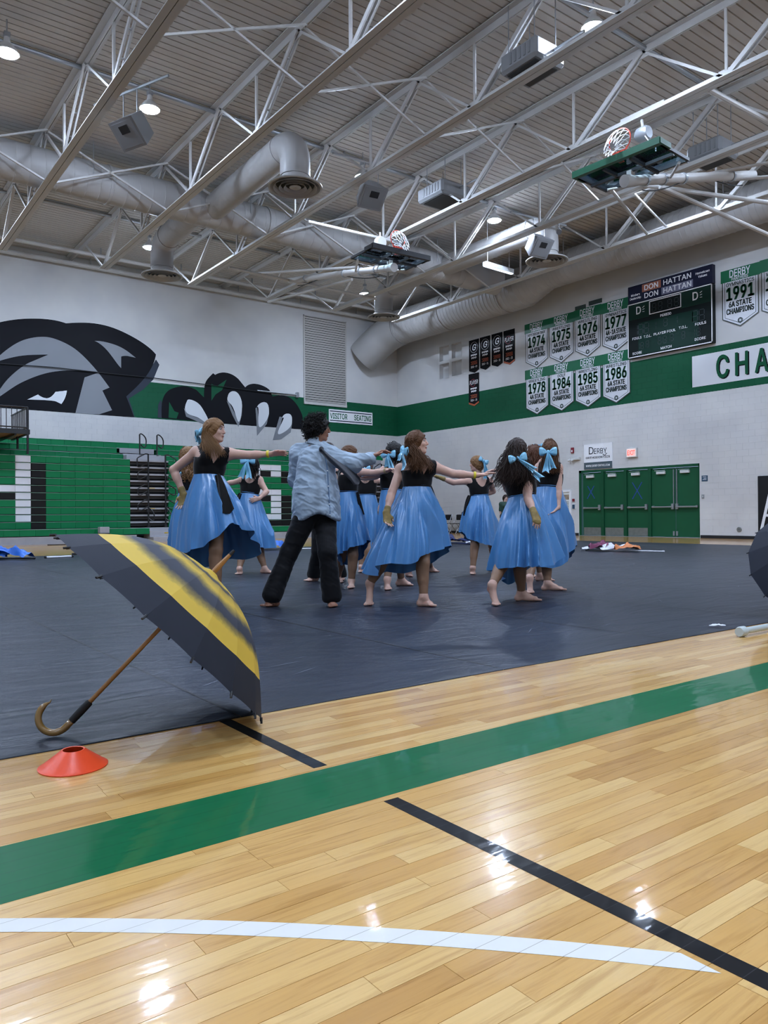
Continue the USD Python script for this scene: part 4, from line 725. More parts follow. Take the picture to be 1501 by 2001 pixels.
# ================================================================ folded basketball goals
mat('pad_green', '#15533a', .5); mat('pad_black', '#14151b', .5); mat('rim_orange', '#c8402a', .4); mat('net_white', '#d9dade', .7)
g_ = {'t': ('transparent_bsdf', {'color': (.82, .9, .9)}), 'g': ('glossy_bsdf', {'color': (.9, .95, 1), 'roughness': .03}), 'f': ('fresnel', {'IOR': 1.5}), 'm': ('mix_closure', {})}
M['glass'] = usdkit.material(stage, '/World/Looks/glass', g_, [('f.fac', 'm.fac'), ('t.BSDF', 'm.closure1'), ('g.BSDF', 'm.closure2')], surface='m.closure')
def goal(B, ex, ey, n, pad, mast_end, label, rods):
    B, ex, ey, n = (np.asarray(x, float) for x in (B, ex, ey, n)); mast_end = np.asarray(mast_end, float)
    t = thing('basketball_goal', label, 'basketball hoop', B)
    P = lambda x, y, z: B + ex*x + ey*y + n*z
    part(t, 'backboard', beam(P(0, -.53, 0), P(0, .53, 0), 1.8, .02, n), 'glass')
    part(t, 'frame', cat(beam(P(-.91, -.5, -.02), P(-.91, .55, -.02), .05, .06, n), beam(P(.91, -.5, -.02), P(.91, .55, -.02), .05, .06, n), beam(P(-.91, .53, -.02), P(.91, .53, -.02), .05, .06, n), beam(P(-.91, 0, -.07), P(.91, 0, -.07), .06, .06, n), beam(P(-.3, -.5, -.07), P(-.3, .5, -.07), .05, .06, n), beam(P(.3, -.5, -.07), P(.3, .5, -.07), .05, .06, n)), 'pad_black')
    part(t, 'edge_pad', cat(beam(P(-.96, -.55, 0), P(.96, -.55, 0), .1, .13, n), beam(P(-.93, -.58, 0), P(-.93, -.2, 0), .09, .1, n), beam(P(.93, -.58, 0), P(.93, -.2, 0), .09, .1, n)), pad)
    part(t, 'target_square', cat(*[beam(P(*a, .013), P(*b, .013), .05, .004, n) for a, b in [((-.3, -.25), (.3, -.25)), ((-.3, .2), (.3, .2)), ((-.3, -.25), (-.3, .2)), ((.3, -.25), (.3, .2))]]), 'sign_white')
    rc = P(0, -.38, .4); cir = np.array([rc + .235*(ex*math.cos(a) + n*math.sin(a)) for a in np.linspace(0, 2*np.pi, 36, endpoint=False)])
    rm = part(t, 'rim', tube(cir, .013, 8, closed=True), 'rim_orange', True)
    part(rm, 'rim_bracket', cat(beam(P(-.12, -.38, .17), P(.12, -.38, .17), .1, .03, n), beam(P(0, -.38, .0), P(0, -.38, .17), .16, .1, ex), beam(P(-.1, -.38, .02), P(-.16, -.38, .24), .03, .02, ex), beam(P(.1, -.38, .02), P(.16, -.38, .24), .03, .02, ex)), 'rim_orange')
    net, k = [], 12                                        # the net has fallen to one side of the upended rim
    ring = lambda q, j: rc + (ex*math.cos(j) + n*math.sin(j))*.23*(1-.45*q) - ey*.36*q + np.array([0, 0, -.28*q*q])
    for j in range(k):
        for sgn in (1, -1): net.append(tube([ring(q, 2*np.pi*(j + sgn*q*1.5)/k) for q in np.linspace(0, 1, 7)], .008, 4))
    part(t, 'net', cat(*net), 'net_white')
    ms = P(0, -.1, -.3); part(t, 'mast', cat(rod(ms, mast_end, .1, 16), lathe([(0, -.12), (.12, -.12), (.12, .05), (0, .05)], ms, mast_end-ms, 18)), 'steel_white', 40)
    part(t, 'mast_arm', cat(beam(P(0, 0, -.08), P(0, 0, -.35), .14, .1, ex), rod(P(-.8, .4, -.08), ms+(mast_end-ms)*.3, .03), rod(P(.8, .4, -.08), ms+(mast_end-ms)*.3, .03)), 'steel_white')
    for q in (.12, .25, .4, .8): part(t, 'clamp', lathe([(.1, -.03), (.12, -.03), (.12, .03), (.1, .03)], ms+(mast_end-ms)*q, mast_end-ms, 16), 'alu')
    part(t, 'cable', tube(catmull([ms+(mast_end-ms)*q+[0, 0, -.12-.1*math.sin(q*9)] for q in np.linspace(.1, .9, 9)], 40), .012, 5), 'rubber')
    for a, b, r in rods: part(t, 'brace_pipe', rod(a, b, r, 10), 'steel_white')
    return t
B1c = at(762, 504, 'Z', 7.95); h1 = at(566, 548, 'Y', 23.8)
goal(B1c, (1, -.04, 0), (.04, 1, 0), (0, 0, 1), 'pad_black', h1, 'folded basketball goal with black edge padding in the roof centre',
     [(at(602, 433, 'Z', 9.19), at(775, 473, 'Z', 9.19), .05), (at(447, 523, 'Z', 9.19), at(735, 584, 'Z', 9.19), .05), (at(524, 590, 'Y', 26.2), at(688, 546, 'Y', 21.5), .05), (at(505, 534, 'Y', 23.8), at(700, 522, 'Y', 19.5), .045), (at(775, 473, 'Z', 9.19), B1c+[0, .3, .05], .012)])
t = thing('winch', 'round pulley of the centre goal on the bright cross pipe', 'pulley', at(743, 470, 'Z', 8.98)); c = at(743, 474, 'Z', 8.95); part(t, 'drum', lathe([(0, -.1), (.16, -.1), (.18, -.05), (.18, .05), (.16, .1), (0, .1)], c, (0, 1, .2), 20), 'steel_white', 40); part(t, 'hook', rod(c, c+[0, 0, .3], .03), 'steel_white')
B2c = at(1199, 312, 'Z', 7.7)
B2c = B2c + np.array([.55, 0, 0]); h2 = at(1472, 342, 'X', 17.3)
goal(B2c, (.06, -1, 0), (1, .06, 0), (0, 0, 1), 'pad_green', h2, 'folded basketball goal with green edge padding at the upper right',
     [(at(1125, 296, 'Z', 9.3), at(1385, 175, 'Z', 9.3), .07), (at(1187, 362, 'X', 14.6), at(1265, 458, 'X', 20.3), .04), (at(1420, 352, 'X', 16.6), at(1700, 330, 'X', 18.5), .04), (at(1250, 360, 'X', 15.2), at(1530, 400, 'X', 17.4), .05), (at(1290, 365, 'X', 15.2), at(1640, 520, 'X', 20.3), .05), (at(1300, 355, 'X', 15.4), at(1600, 300, 'X', 17.3), .035), (at(1385, 175, 'Z', 9.3), at(1560, 270, 'Z', 9.3), .06)])
t = thing('winch', 'grey motor winch of the right goal under the bright chord pipe', 'winch', at(1258, 255, 'Z', 8.5)); c = at(1258, 262, 'Z', 8.55); part(t, 'motor', lathe([(0, -.13), (.12, -.13), (.15, -.08), (.15, .1), (.1, .16), (0, .16)], c, (0, 1, 0), 18), 'alu', 40); part(t, 'hook', cat(rod(c, at(1254, 233, 'Z', 9.25), .03), rod(c, B2c+[-.2, -.7, 0], .012)), 'steel_white')
s_ = beam(at(1215, 240, 'Z', 9.42), at(1300, 200, 'Z', 9.42), .1, .1)
solo('splice_plate', s_, 'steel_white', 'bright splice bar on the truss chord above the right goal', 'bar')

# ================================================================ dance floor mat of long taped strips
n = {'g': ('geometry', {}), 'a': ('noise_texture', {'scale': .9, 'detail': 5}), 'mp': ('mapping', {'scale': (1.0, 7, 1), 'rotation': (0, 0, .5)}), 'b': ('noise_texture', {'scale': 2.5, 'detail': 7, 'roughness': .65}),
     'ra': ('rgb_ramp', {'ramp': [(.3, S('#1d222d')), (.7, S('#272c38'))]}), 'rb': ('rgb_ramp', {'ramp': [(.0, (0, 0, 0)), (.66, (0, 0, 0)), (.8, (.035, .04, .05))]}), 'ad': ('mix', {'mix_type': 'add', 'fac': 1.0}),
     'mp2': ('mapping', {'scale': (.8, 3.0, 1), 'rotation': (0, 0, -.3)}), 'w': ('noise_texture', {'scale': 1.6, 'detail': 5, 'distortion': 1.2}), 'bu': ('bump', {'strength': .6, 'distance': .03}), 'p': ('principled_bsdf', {'roughness': .42, 'specular_ior_level': .3})}
M['mat_vinyl'] = usdkit.material(stage, '/World/Looks/mat_vinyl', n, [('g.position', 'a.vector'), ('g.position', 'mp.vector'), ('mp.vector', 'b.vector'), ('a.fac', 'ra.fac'), ('b.fac', 'rb.fac'), ('ra.color', 'ad.color1'), ('rb.color', 'ad.color2'), ('ad.color', 'p.base_color'),
    ('g.position', 'mp2.vector'), ('mp2.vector', 'w.vector'), ('w.fac', 'bu.height'), ('bu.normal', 'p.normal')], surface='p.BSDF')
mat('scuff', '#8f97a6', .6); mat('mat_edge', '#0c0e13', .5)
t = thing('performance_mat', 'large wrinkled dark blue grey vinyl mat covering the court', 'mat', (6, 10, 0)); MY0, MY1, MX1 = 2.862, 17.6, 19.05
def strip(x0, x1):
    xs = np.linspace(x0, x1, 9); ys = np.linspace(MY0, MY1, 160); Xg, Yg = np.meshgrid(xs, ys, indexing='ij')
    q = np.stack([Xg*1.1, Yg*2.2, Xg*0+3], -1); r = meshkit.fbm(q, 3, 5)
    z = .0045 + .006*np.clip(r-.5, 0, 1)*np.clip((Yg-MY0)/.3, 0, 1) + .0008*np.exp(-((Xg-x1)/.05)**2)
    Yg = Yg + np.where(np.arange(160)[None] == 0, .008*(meshkit.fbm(np.stack([Xg*2, Xg*0, Xg*0], -1), 2, 9)-.5)*2, 0)
    top = np.stack([Xg + 0, Yg, z], -1); top[0, :, 0] += .002; top[-1, :, 0] -= .002
    v, f = grid(top); nn = 160; fr = np.arange(9)*nn
    bt = v[fr].copy(); bt[:, 2] = .0004; k = len(v); v2 = np.vstack([v, bt]); sk = [[fr[i], k+i, k+i+1] for i in range(8)] + [[fr[i], k+i+1, fr[i+1]] for i in range(8)]
    return v2, np.vstack([f[:, ::-1], np.array(sk)])
xs = np.arange(1.4-1.525*8, MX1+1.5, 1.525)
for a, b in zip(xs[:-1], xs[1:]):
    if a > MX1: break
    part(t, 'mat_strip', strip(a, min(b, MX1)), 'mat_vinyl', True)
part(t, 'seam_tape', cat(*[(np.array([[x-.006, MY0+.05, .0072], [x+.006, MY0+.05, .0072], [x+.006, MY1, .0072], [x-.006, MY1, .0072]]), np.array([[0, 1, 2], [0, 2, 3]])) for x in xs[1:-1] if x < MX1]), 'mat_edge')
rs = np.random.default_rng(3); sc = []
for _ in range(130):
    x, y = rs.uniform(.5, 12), MY0 + .3 + rs.exponential(2.6); a, l = rs.uniform(-.5, .9), rs.uniform(.05, .3); d = np.array([math.cos(a), math.sin(a)])*l; nrm = np.array([-d[1], d[0]])/l*.0018
    if y < 12: sc.append((np.array([[*(np.array([x, y])+nrm*0), .0092], [*(np.array([x, y])+d*.5+nrm), .0092], [*(np.array([x, y])+d), .0092], [*(np.array([x, y])+d*.5-nrm), .0092]]), np.array([[0, 1, 2], [0, 2, 3]])))
part(t, 'scuff_marks', cat(*sc), 'scuff', kind='stuff')

# ================================================================ umbrellas
mat('umbrella_navy', '#20242f', .7, spec=.25, bump=.15, bscale=400); mat('cane', '#9a6a30', .35, noise=.12, nscale=14, coat=.5); mat('crook', '#8a6a36', .28, noise=.15, nscale=9, coat=.8); mat('chrome', '#c9c9c9', .15, 1)
def umbrella(C, ax, ey, R, dome, label, cloth, crook=True, shaft=.86):
    C, ax, ey = (np.asarray(x, float) for x in (C, ax, ey)); ax = ax/np.linalg.norm(ax); ey = ey - ax*(ey @ ax); ey /= np.linalg.norm(ey); ez = np.cross(ax, ey)
    t = thing('umbrella', label, 'umbrella', C-[0, 0, C[2]]); NR = 16
    prof = CubicSpline([0, .27, .55, .8, 1], [1, .945, .73, .37, 0]); P = lambda r, a, dz=0: C + ax*(prof(r)*dome+dz) + R*r*(ey*math.cos(a) + ez*math.sin(a))
    for k in range(NR):
        a0, a1 = 2*np.pi*k/NR, 2*np.pi*(k+1)/NR
        def gore(r0, r1, m=9, q=7, s=0):
            G = np.zeros((m, q, 3))
            for i, r in enumerate(np.linspace(r0, r1, m)):
                for j, w in enumerate(np.linspace(0, 1, q)):
                    sag = 4*w*(1-w); rr = r*(1 - .013*sag*r) if r1 < 1 else r*(1 - .013*sag*r - .006*sag*max(0, (r-.85)/.15))
                    G[i, j] = P(min(rr, 1), a0 + (a1-a0)*w, -dome*.025*sag*r + s)
            return grid(G)
        part(t, 'canopy_panel', gore(.02, .8, 12), cloth[0], True); part(t, 'border_panel', gore(.8, 1, 5), cloth[1], True)
        tip = P(1, a0); d = tip - P(.97, a0); d /= np.linalg.norm(d)
        part(t, 'rib', cat(tube([P(r, a0, -.006) for r in np.linspace(.03, 1, 12)] + [tip + d*.012], .0028, 5), rod(tip-d*.008, tip+d*.016, .0045, 6), tube([C + ax*(dome*.45), P(.5, a0, -.008)], .0025, 5)), 'black_steel')
    part(t, 'top_cap', lathe([(0, .012), (.02, .01), (.04, .0), (.05, -.012)], C+ax*(dome+.0), ax, 20), cloth[0], True)
    part(t, 'ferrule', cat(lathe([(.0, 0), (.011, 0), (.012, .035), (.0075, .1), (.0, .1)], C+ax*(dome+.006), ax, 12)), 'cane'); part(t, 'ferrule_cap', lathe([(.0075, .1), (.008, .1), (.006, .125), (0, .126)], C+ax*(dome+.006), ax, 12), 'rubber'); part(t, 'collar', lathe([(.018, -.004), (.018, .006), (.011, .012), (.01, 0)], C+ax*dome, ax, 14), 'chrome')
    e = C - ax*shaft*.58; part(t, 'shaft', rod(C+ax*dome, e, .0085, 10), 'cane', 40); part(t, 'runner', rod(C+ax*dome*.38, C+ax*dome*.52, .014, 10), 'black_steel', 40)
    if crook is not None:
        g = e - ax*.075; part(t, 'grip_sleeve', lathe([(.011, 0), (.014, .003), (.015, .05), (.014, .09), (.0115, .095)], g-ax*.005, ax, 14), 'rubber', 40)
        s = -ax; up = crook                                  # the hook curls from the shaft end
        pts = [g, g+s*.02]; cc = g + s*.03 + up*.057
        for b in np.radians(np.linspace(-90, 118, 22)): pts.append(cc + .057*(up*math.sin(b) + s*math.cos(b)))
        pts.append(pts[-1] - s*.012 + up*.004); rr = np.r_[[.0125, .013], np.linspace(.0135, .0125, 18), [.0115, .009, .006, .003, .001]]; part(t, 'crook_handle', tube(pts, rr[:len(pts)], 12), 'crook', True)
    return t
UC, UAX = dep(312, 1231, 3.0), RIGHT*.67 + AWAY*.30 + UP*.742
UC[2] = .535*.705 + .006
n = {'g': ('geometry', {}), 's': ('vector_math', {'math_type': 'subtract', 'vector2': tuple(UC)}), 'c': ('vector_math', {'math_type': 'cross_product', 'vector2': tuple(UAX/np.linalg.norm(UAX))}), 'l': ('vector_math', {'math_type': 'length'}),
     'nz': ('noise_texture', {'scale': 6, 'detail': 3}), 'nf': ('noise_texture', {'scale': 60, 'detail': 3}), 'mp': ('math', {'math_type': 'multiply_add', 'value2': .12, 'value3': -.06}), 'mf': ('math', {'math_type': 'multiply_add', 'value2': .03, 'value3': -.015}), 'ad': ('math', {'math_type': 'add'}), 'ad2': ('math', {'math_type': 'add'}), 'sc': ('math', {'math_type': 'divide', 'value2': .535}),
     'r': ('rgb_ramp', {'ramp': [(0, S('#d8b43a')), (.27, S('#d8b43a')), (.31, S('#5d5340')), (.34, S('#3a3c45')), (.37, S('#b3963c')), (.45, S('#d9b63d')), (.5, S('#8d7c44')), (.54, S('#3c404e')), (.62, S('#343845')), (.66, S('#8a7a40')), (.7, S('#dcb93f')), (1, S('#dcb93f'))]}), 'p': ('principled_bsdf', {'roughness': .6}), 'tr': ('translucent_bsdf', {}), 'mx': ('mix_closure', {'fac': .18})}
M['umbrella_print'] = usdkit.material(stage, '/World/Looks/umbrella_print', n, [('g.position', 's.vector1'), ('s.vector', 'c.vector1'), ('c.vector', 'l.vector1'), ('g.position', 'nz.vector'), ('g.position', 'nf.vector'), ('nz.fac', 'mp.value1'), ('nf.fac', 'mf.value1'), ('l.value', 'sc.value1'), ('sc.value', 'ad.value1'), ('mp.value', 'ad.value2'), ('ad.value', 'ad2.value1'), ('mf.value', 'ad2.value2'), ('ad2.value', 'r.fac'), ('r.color', 'p.base_color'), ('r.color', 'tr.color'), ('p.BSDF', 'mx.closure1'), ('tr.BSDF', 'mx.closure2')], surface='mx.closure')
umbrella(UC, UAX, AWAY, .535, .29, 'open yellow and charcoal umbrella with wooden crook handle tilted on the mat edge', ('umbrella_print', 'umbrella_navy'), crook=(-RIGHT*.742 + UP*.67), shaft=.655)
umbrella(dep(1613, 1098, 6.0), -RIGHT*.3 - AWAY*.72 + UP*.6, RIGHT, .55, .29, 'plain dark navy umbrella cut off by the right picture edge', ('umbrella_navy', 'umbrella_navy'), crook=(RIGHT*.2 + UP*.9), shaft=.6)

# ================================================================ disc cone and things lying on the floor
mat('cone_orange', '#f2502a', .35, sss=.0); c = fl(143, 1497)
t = thing('disc_cone', 'flat orange training disc cone on the wood in front of the umbrella', 'cone', c)
part(t, 'cone', lathe([(.108, .0), (.109, .003), (.1, .008), (.07, .03), (.04, .053), (.036, .056), (.032, .055), (.036, .05), (.066, .027), (.1, .003), (.108, .0)], c, n=48), 'cone_orange', 40)
mat('pvc', '#b7c2c2', .3); mat('flag_blue', '#2466c4', .45); mat('flag_maroon', '#6d2147', .5); mat('flag_orange', '#cf7c46', .5); mat('flag_white', '#d7d9e0', .5); mat('flag_navy', '#1d2a5e', .5)
a, b = fl(1449, 1234, .035), fl(1601, 1206, .035)
t = thing('pvc_pipe', 'pale grey plastic pipe with end cap on the wood at the right edge', 'pipe', a); d = (b-a)/np.linalg.norm(b-a)
part(t, 'pipe', rod(a, b, .021, 16), 'pvc', 40); part(t, 'end_cap', lathe([(0, -.03), (.03, -.03), (.034, -.02), (.034, .03), (.022, .04)], a, d, 16), 'pvc', 40); part(t, 'foot', cat(box(b-[.5, .02, .035], b-[.42, -.02, .02])), 'rubber')
def crumple(c, lx, ly, h, yaw, seed, m=22, k=10):
    u, v = np.meshgrid(np.linspace(-1, 1, m), np.linspace(-1, 1, k), indexing='ij'); q = np.stack([u*2.2, v*2.2, u*0+seed], -1); z = h*(meshkit.fbm(q, 3, seed)**1.5)*np.clip(1.25-(u**2)*.6-(v**2)*.7, .05, 1)*2
    w = ly*(.6+.4*np.sin(u*3+seed)); d = facing(yaw); s = np.cross(UP, d); return grid(np.asarray(c) + (u*lx)[..., None]*d + (v*w + .1*ly*np.sin(u*7+seed))[..., None]*s + (z+.02)[..., None]*UP)
def flag(name, label, p0, p1, cloths, z=.028, r=.014, pm='flag_white'):
    a, b = fl(*p0, z), fl(*p1, z); t = thing(name, label, 'flag' if cloths else 'baton', a*[1, 1, 0]); part(t, 'pole', rod(a, b, r, 8), pm, 40); dd = b - a
    part(t, 'end_cap', cat(rod(a-dd/np.linalg.norm(dd)*.03, a+dd*.01, r*1.35, 8), rod(b-dd*.01, b+dd/np.linalg.norm(dd)*.03, r*1.35, 8)), 'rubber' if 'blue' in label else 'flag_white')
    for q, lx, ly, h, m, sd in cloths: part(t, 'cloth', crumple(a+dd*q, lx, ly, h, 0 if len(p0) else 0, sd), m, True)
    return t
flag('show_flag', 'maroon, white and orange silk flag on a white pole lying on the mat at right', (1147, 1074), (1296, 1077.5), [(.2, .27, .3, .16, 'flag_maroon', 2), (.42, .4, .2, .1, 'flag_white', 5), (.55, .28, .22, .1, 'flag_orange', 7), (.05, .2, .18, .05, 'flag_white', 9)])
flag('show_flag', 'bright blue silk flag on a dark pole lying on the mat at the left edge', (-60, 1092), (66, 1091), [(.55, .5, .3, .2, 'flag_blue', 4), (.25, .4, .3, .2, 'flag_blue', 8)], pm='rubber')
t = flag('baton', 'short white pole with blue end lying on the mat left of the umbrella', (90, 1089), (140, 1087), [], r=.02); a, b = fl(118, 1088, .02), fl(139, 1087, .02); part(t, 'sleeve', rod(a, b, .0225, 10), 'flag_navy', 40)
flag('show_flag', 'blue silk flag with red tip on the far mat edge beside the back facing dancer', (500, 1073), (690, 1071), [(.22, .35, .3, .16, 'flag_blue', 3), (.02, .12, .1, .05, 'rim_orange', 6)])
flag('show_flag', 'dark navy flag with white end on the far mat between the dancers', (880, 1061), (925, 1063), [(.3, .4, .3, .18, 'flag_navy', 11), (.85, .12, .15, .08, 'flag_white', 12)], pm='flag_navy')
t = thing('paper_scrap', 'small torn white scrap lying on the mat edge at right', 'paper', fl(1402, 1228)); c = fl(1402, 1228, .0); dx = fl(1416, 1228) - c
part(t, 'sheet', crumple(c, .06, .022, .012, 0, 14, 14, 6), 'flag_white', True)

# ================================================================ people: one continuous skin surface each, from smoothly blended limbs
mat('skin_fair', '#c59e8d', .5, sss=.12, noise=.05, nscale=6); mat('skin_tan', '#8f6450', .5, sss=.1, noise=.05, nscale=6); mat('tights', '#84634b', .55); mat('velvet', '#0a090b', .8, sheen=.25, spec=.2); mat('trouser_black', '#0c0c10', .75, sheen=.1, spec=.25)
mat('satin_blue', '#447cb2', .28, spec=.65, sheen=.1, bump=.12, bscale=9); mat('bow_satin', '#7ab8d6', .22, spec=.9, bump=.2, bscale=22); mat('shirt_blue', '#98a9ba', .75, sheen=.1, bump=.35, bscale=22); mat('shirt_line', '#5d7796', .7); mat('tie_dark', '#23262f', .55); mat('glove_tan', '#85703f', .7, noise=.2, nscale=30); mat('band_yellow', '#d8c32c', .4); mat('band_gold', '#a8926a', .5)
mat('hair_brown', '#6b472c', .55, island=.35, spec=.25); mat('hair_blonde', '#946d47', .55, island=.3, spec=.25); mat('hair_dark', '#35231a', .5, island=.4, spec=.25); mat('hair_black', '#120e0d', .5, island=.4, spec=.25); mat('hair_auburn', '#643d28', .55, island=.35, spec=.25)
mat('eye_white', '#8f8a86', .3); mat('iris', '#231a15', .25); mat('lips', '#8f4a48', .45); mat('brow', '#2a1d16', .7); mat('polo_green', '#1b3a2e', .7); mat('jeans', '#20283a', .8); mat('glasses', '#121214', .3)
class Field:
    def __init__(s, lo, hi, h):
        s.h = h; s.o = np.asarray(lo, float) - 3*h; s.n = np.ceil((np.asarray(hi) - s.o)/h).astype(int) + 4; s.F = np.full(s.n, 1.0, np.float32)
    def sub(s, a, b):
        i0 = np.maximum(np.floor((a - s.o)/s.h).astype(int), 0); i1 = np.minimum(np.ceil((b - s.o)/s.h).astype(int) + 1, s.n)
        if (i1 <= i0).any(): return None, None
        sl = tuple(slice(p, q) for p, q in zip(i0, i1)); ax = [(s.o[k] + s.h*np.arange(i0[k], i1[k])).astype(np.float32) for k in range(3)]
        return sl, np.meshgrid(*ax, indexing='ij', sparse=True)
    def mixin(s, sl, d, k):
        F = s.F[sl]; h = np.clip(.5 + .5*(F - d)/k, 0, 1); s.F[sl] = F*(1-h) + d*h - k*h*(1-h)
    def cone(s, a, b, ra, rb, k=.02, grow=0):
        a, b = np.asarray(a, float), np.asarray(b, float); ra, rb = ra+grow, rb+grow; m = max(ra, rb) + k + 3*s.h; sl, X = s.sub(np.minimum(a, b)-m, np.maximum(a, b)+m)
        if sl is None: return
        d = b - a; L = float(d @ d) + 1e-9; p = [X[i]-a[i] for i in range(3)]; t = np.clip((p[0]*d[0] + p[1]*d[1] + p[2]*d[2])/L, 0, 1)
        s.mixin(sl, (np.sqrt((p[0]-t*d[0])**2 + (p[1]-t*d[1])**2 + (p[2]-t*d[2])**2) - (ra + (rb-ra)*t)).astype(np.float32), k)
    def ell(s, c, axes, r, k=.03, grow=0, cut=False):
        c = np.asarray(c, float); r = np.asarray(r, float)+grow; m = r.max() + k + 3*s.h; sl, X = s.sub(c-m, c+m)
        if sl is None: return
        p = [X[i]-c[i] for i in range(3)]; q = [p[0]*a[0] + p[1]*a[1] + p[2]*a[2] for a in axes]
        k0 = np.sqrt(sum((q[i]/r[i])**2 for i in range(3))); k1 = np.sqrt(sum((q[i]/r[i]**2)**2 for i in range(3))) + 1e-6; d = (k0*(k0-1)/k1).astype(np.float32)
        if cut: F = s.F[sl]; h = np.clip(.5 - .5*(F + d)/k, 0, 1); s.F[sl] = F*(1-h) - d*h + k*h*(1-h)
        else: s.mixin(sl, d, k)
    def pts(s): return np.meshgrid(*[(s.o[k] + s.h*np.arange(s.n[k])).astype(np.float32) for k in range(3)], indexing='ij', sparse=True)
    def mesh(s):
        F = s.F; S_ = F < 0; c = S_[:-1, :-1, :-1].astype(np.int8)
        for i, j, k in np.ndindex(2, 2, 2):
            if i+j+k: c = c + S_[i:F.shape[0]-1+i, j:F.shape[1]-1+j, k:F.shape[2]-1+k]
        idx = np.argwhere((c > 0) & (c < 8))
        if not len(idx): return None
        cor = np.array(list(np.ndindex(2, 2, 2))); V = F[tuple((idx[:, None] + cor[None]).transpose(2, 0, 1))]
        acc, cnt = np.zeros((len(idx), 3)), np.zeros(len(idx))
        for a in range(8):
            for b in range(a+1, 8):
                if np.abs(cor[a]-cor[b]).sum() == 1:
                    x = (V[:, a] < 0) != (V[:, b] < 0); t = V[x, a]/(V[x, a]-V[x, b]); acc[x] += cor[a] + t[:, None]*(cor[b]-cor[a]); cnt[x] += 1
        v = s.o + s.h*(idx + acc/cnt[:, None]); vid = np.full(np.array(F.shape)-1, -1, np.int32); vid[tuple(idx.T)] = np.arange(len(idx)); q = []
        for ax in range(3):
            u, w = (ax+1) % 3, (ax+2) % 3; lo = [slice(None)]*3; hi = [slice(None)]*3; lo[ax] = slice(0, -1); hi[ax] = slice(1, None)
            A, B = S_[tuple(lo)], S_[tuple(hi)]; e = np.argwhere(A != B); e = e[(e[:, u] > 0) & (e[:, w] > 0) & (e[:, u] < F.shape[u]-1) & (e[:, w] < F.shape[w]-1)]; sg = A[tuple(e.T)]
            du, dw = np.eye(3, dtype=int)[u], np.eye(3, dtype=int)[w]; g = [vid[tuple((e - a*du - b*dw).T)] for a, b in ((1, 1), (0, 1), (0, 0), (1, 0))]; Q = np.stack(g, 1); Q[~sg] = Q[~sg][:, ::-1]; q.append(Q)
        Q = np.vstack(q); Q = Q[(Q >= 0).all(1)]; return v, np.vstack([Q[:, [0, 1, 2]], Q[:, [0, 2, 3]]])
unit = lambda v: np.asarray(v, float)/(np.linalg.norm(v) + 1e-9)
def smooth_verts(m, n=2):
    """A few Taubin passes (smooth, then push back) so that limbs keep their girth."""
    v, f = np.array(m[0], float), m[1]; e = np.vstack([f[:, [0, 1]], f[:, [1, 2]], f[:, [2, 0]]]); e = np.vstack([e, e[:, ::-1]]); deg = np.bincount(e[:, 0], minlength=len(v)); ok = deg > 0
    for k in range(2*n):
        s = np.stack([np.bincount(e[:, 0], v[e[:, 1], i], len(v)) for i in range(3)], 1); d = np.zeros_like(v); d[ok] = s[ok]/deg[ok, None] - v[ok]; v = v + (.5 if k % 2 == 0 else -.52)*d
    return v, f
def bow(parent, c, nrm, up, size, tails, m='bow_satin'):
    c = np.asarray(c, float); nrm = unit(nrm); sd = unit(np.cross(up, nrm)); up = np.cross(nrm, sd); b = part(parent, 'hair_bow', (lambda s: (c + nrm*.012 + (np.array(s.vertices)*[.018, .026, .018]) @ np.array([sd, up, nrm]), s.faces))(trimesh.creation.icosphere(2, 1)), m, True, label='light blue satin hair bow')
    for q in (-1, 1):
        G = np.zeros((14, 20, 3))
        for i, u in enumerate(np.linspace(0, 1, 14)):
            hh = size*(.1 + .42*math.sin(min(u*1.15, 1)*math.pi*.62)); th = size*(.06+.24*math.sin(u*math.pi)**.8)
            for j, a in enumerate(np.linspace(0, 2*np.pi, 20)):
                fold = 1 - .16*math.cos(5*a)*(1-u*.6)
                G[i, j] = c + sd*q*(size*u*.95 + .01) + up*(hh*math.sin(a)*fold*(1 if u < .97 else .6) + .1*size*u) + nrm*(th*math.cos(a)*fold + .02)
        part(b, 'loop', grid(G), m, True)
    for k, e in enumerate(tails):
        e = np.asarray(e, float); d = e - c; L = np.linalg.norm(d); side = unit(np.cross(d, nrm)); G = np.zeros((12, 7, 3))
        for i, u in enumerate(np.linspace(0, 1, 12)):
            w = size*(.12 + .3*u)
            for j, x in enumerate(np.linspace(-1, 1, 7)):
                uu = u if i < 11 else u - .12*(1-abs(x))
                G[i, j] = c + d*uu + side*x*w + nrm*(.02 + .018*math.sin(u*5+k) + .012*math.cos(x*4+u*3))
        part(b, 'tail', grid(G), m, True)
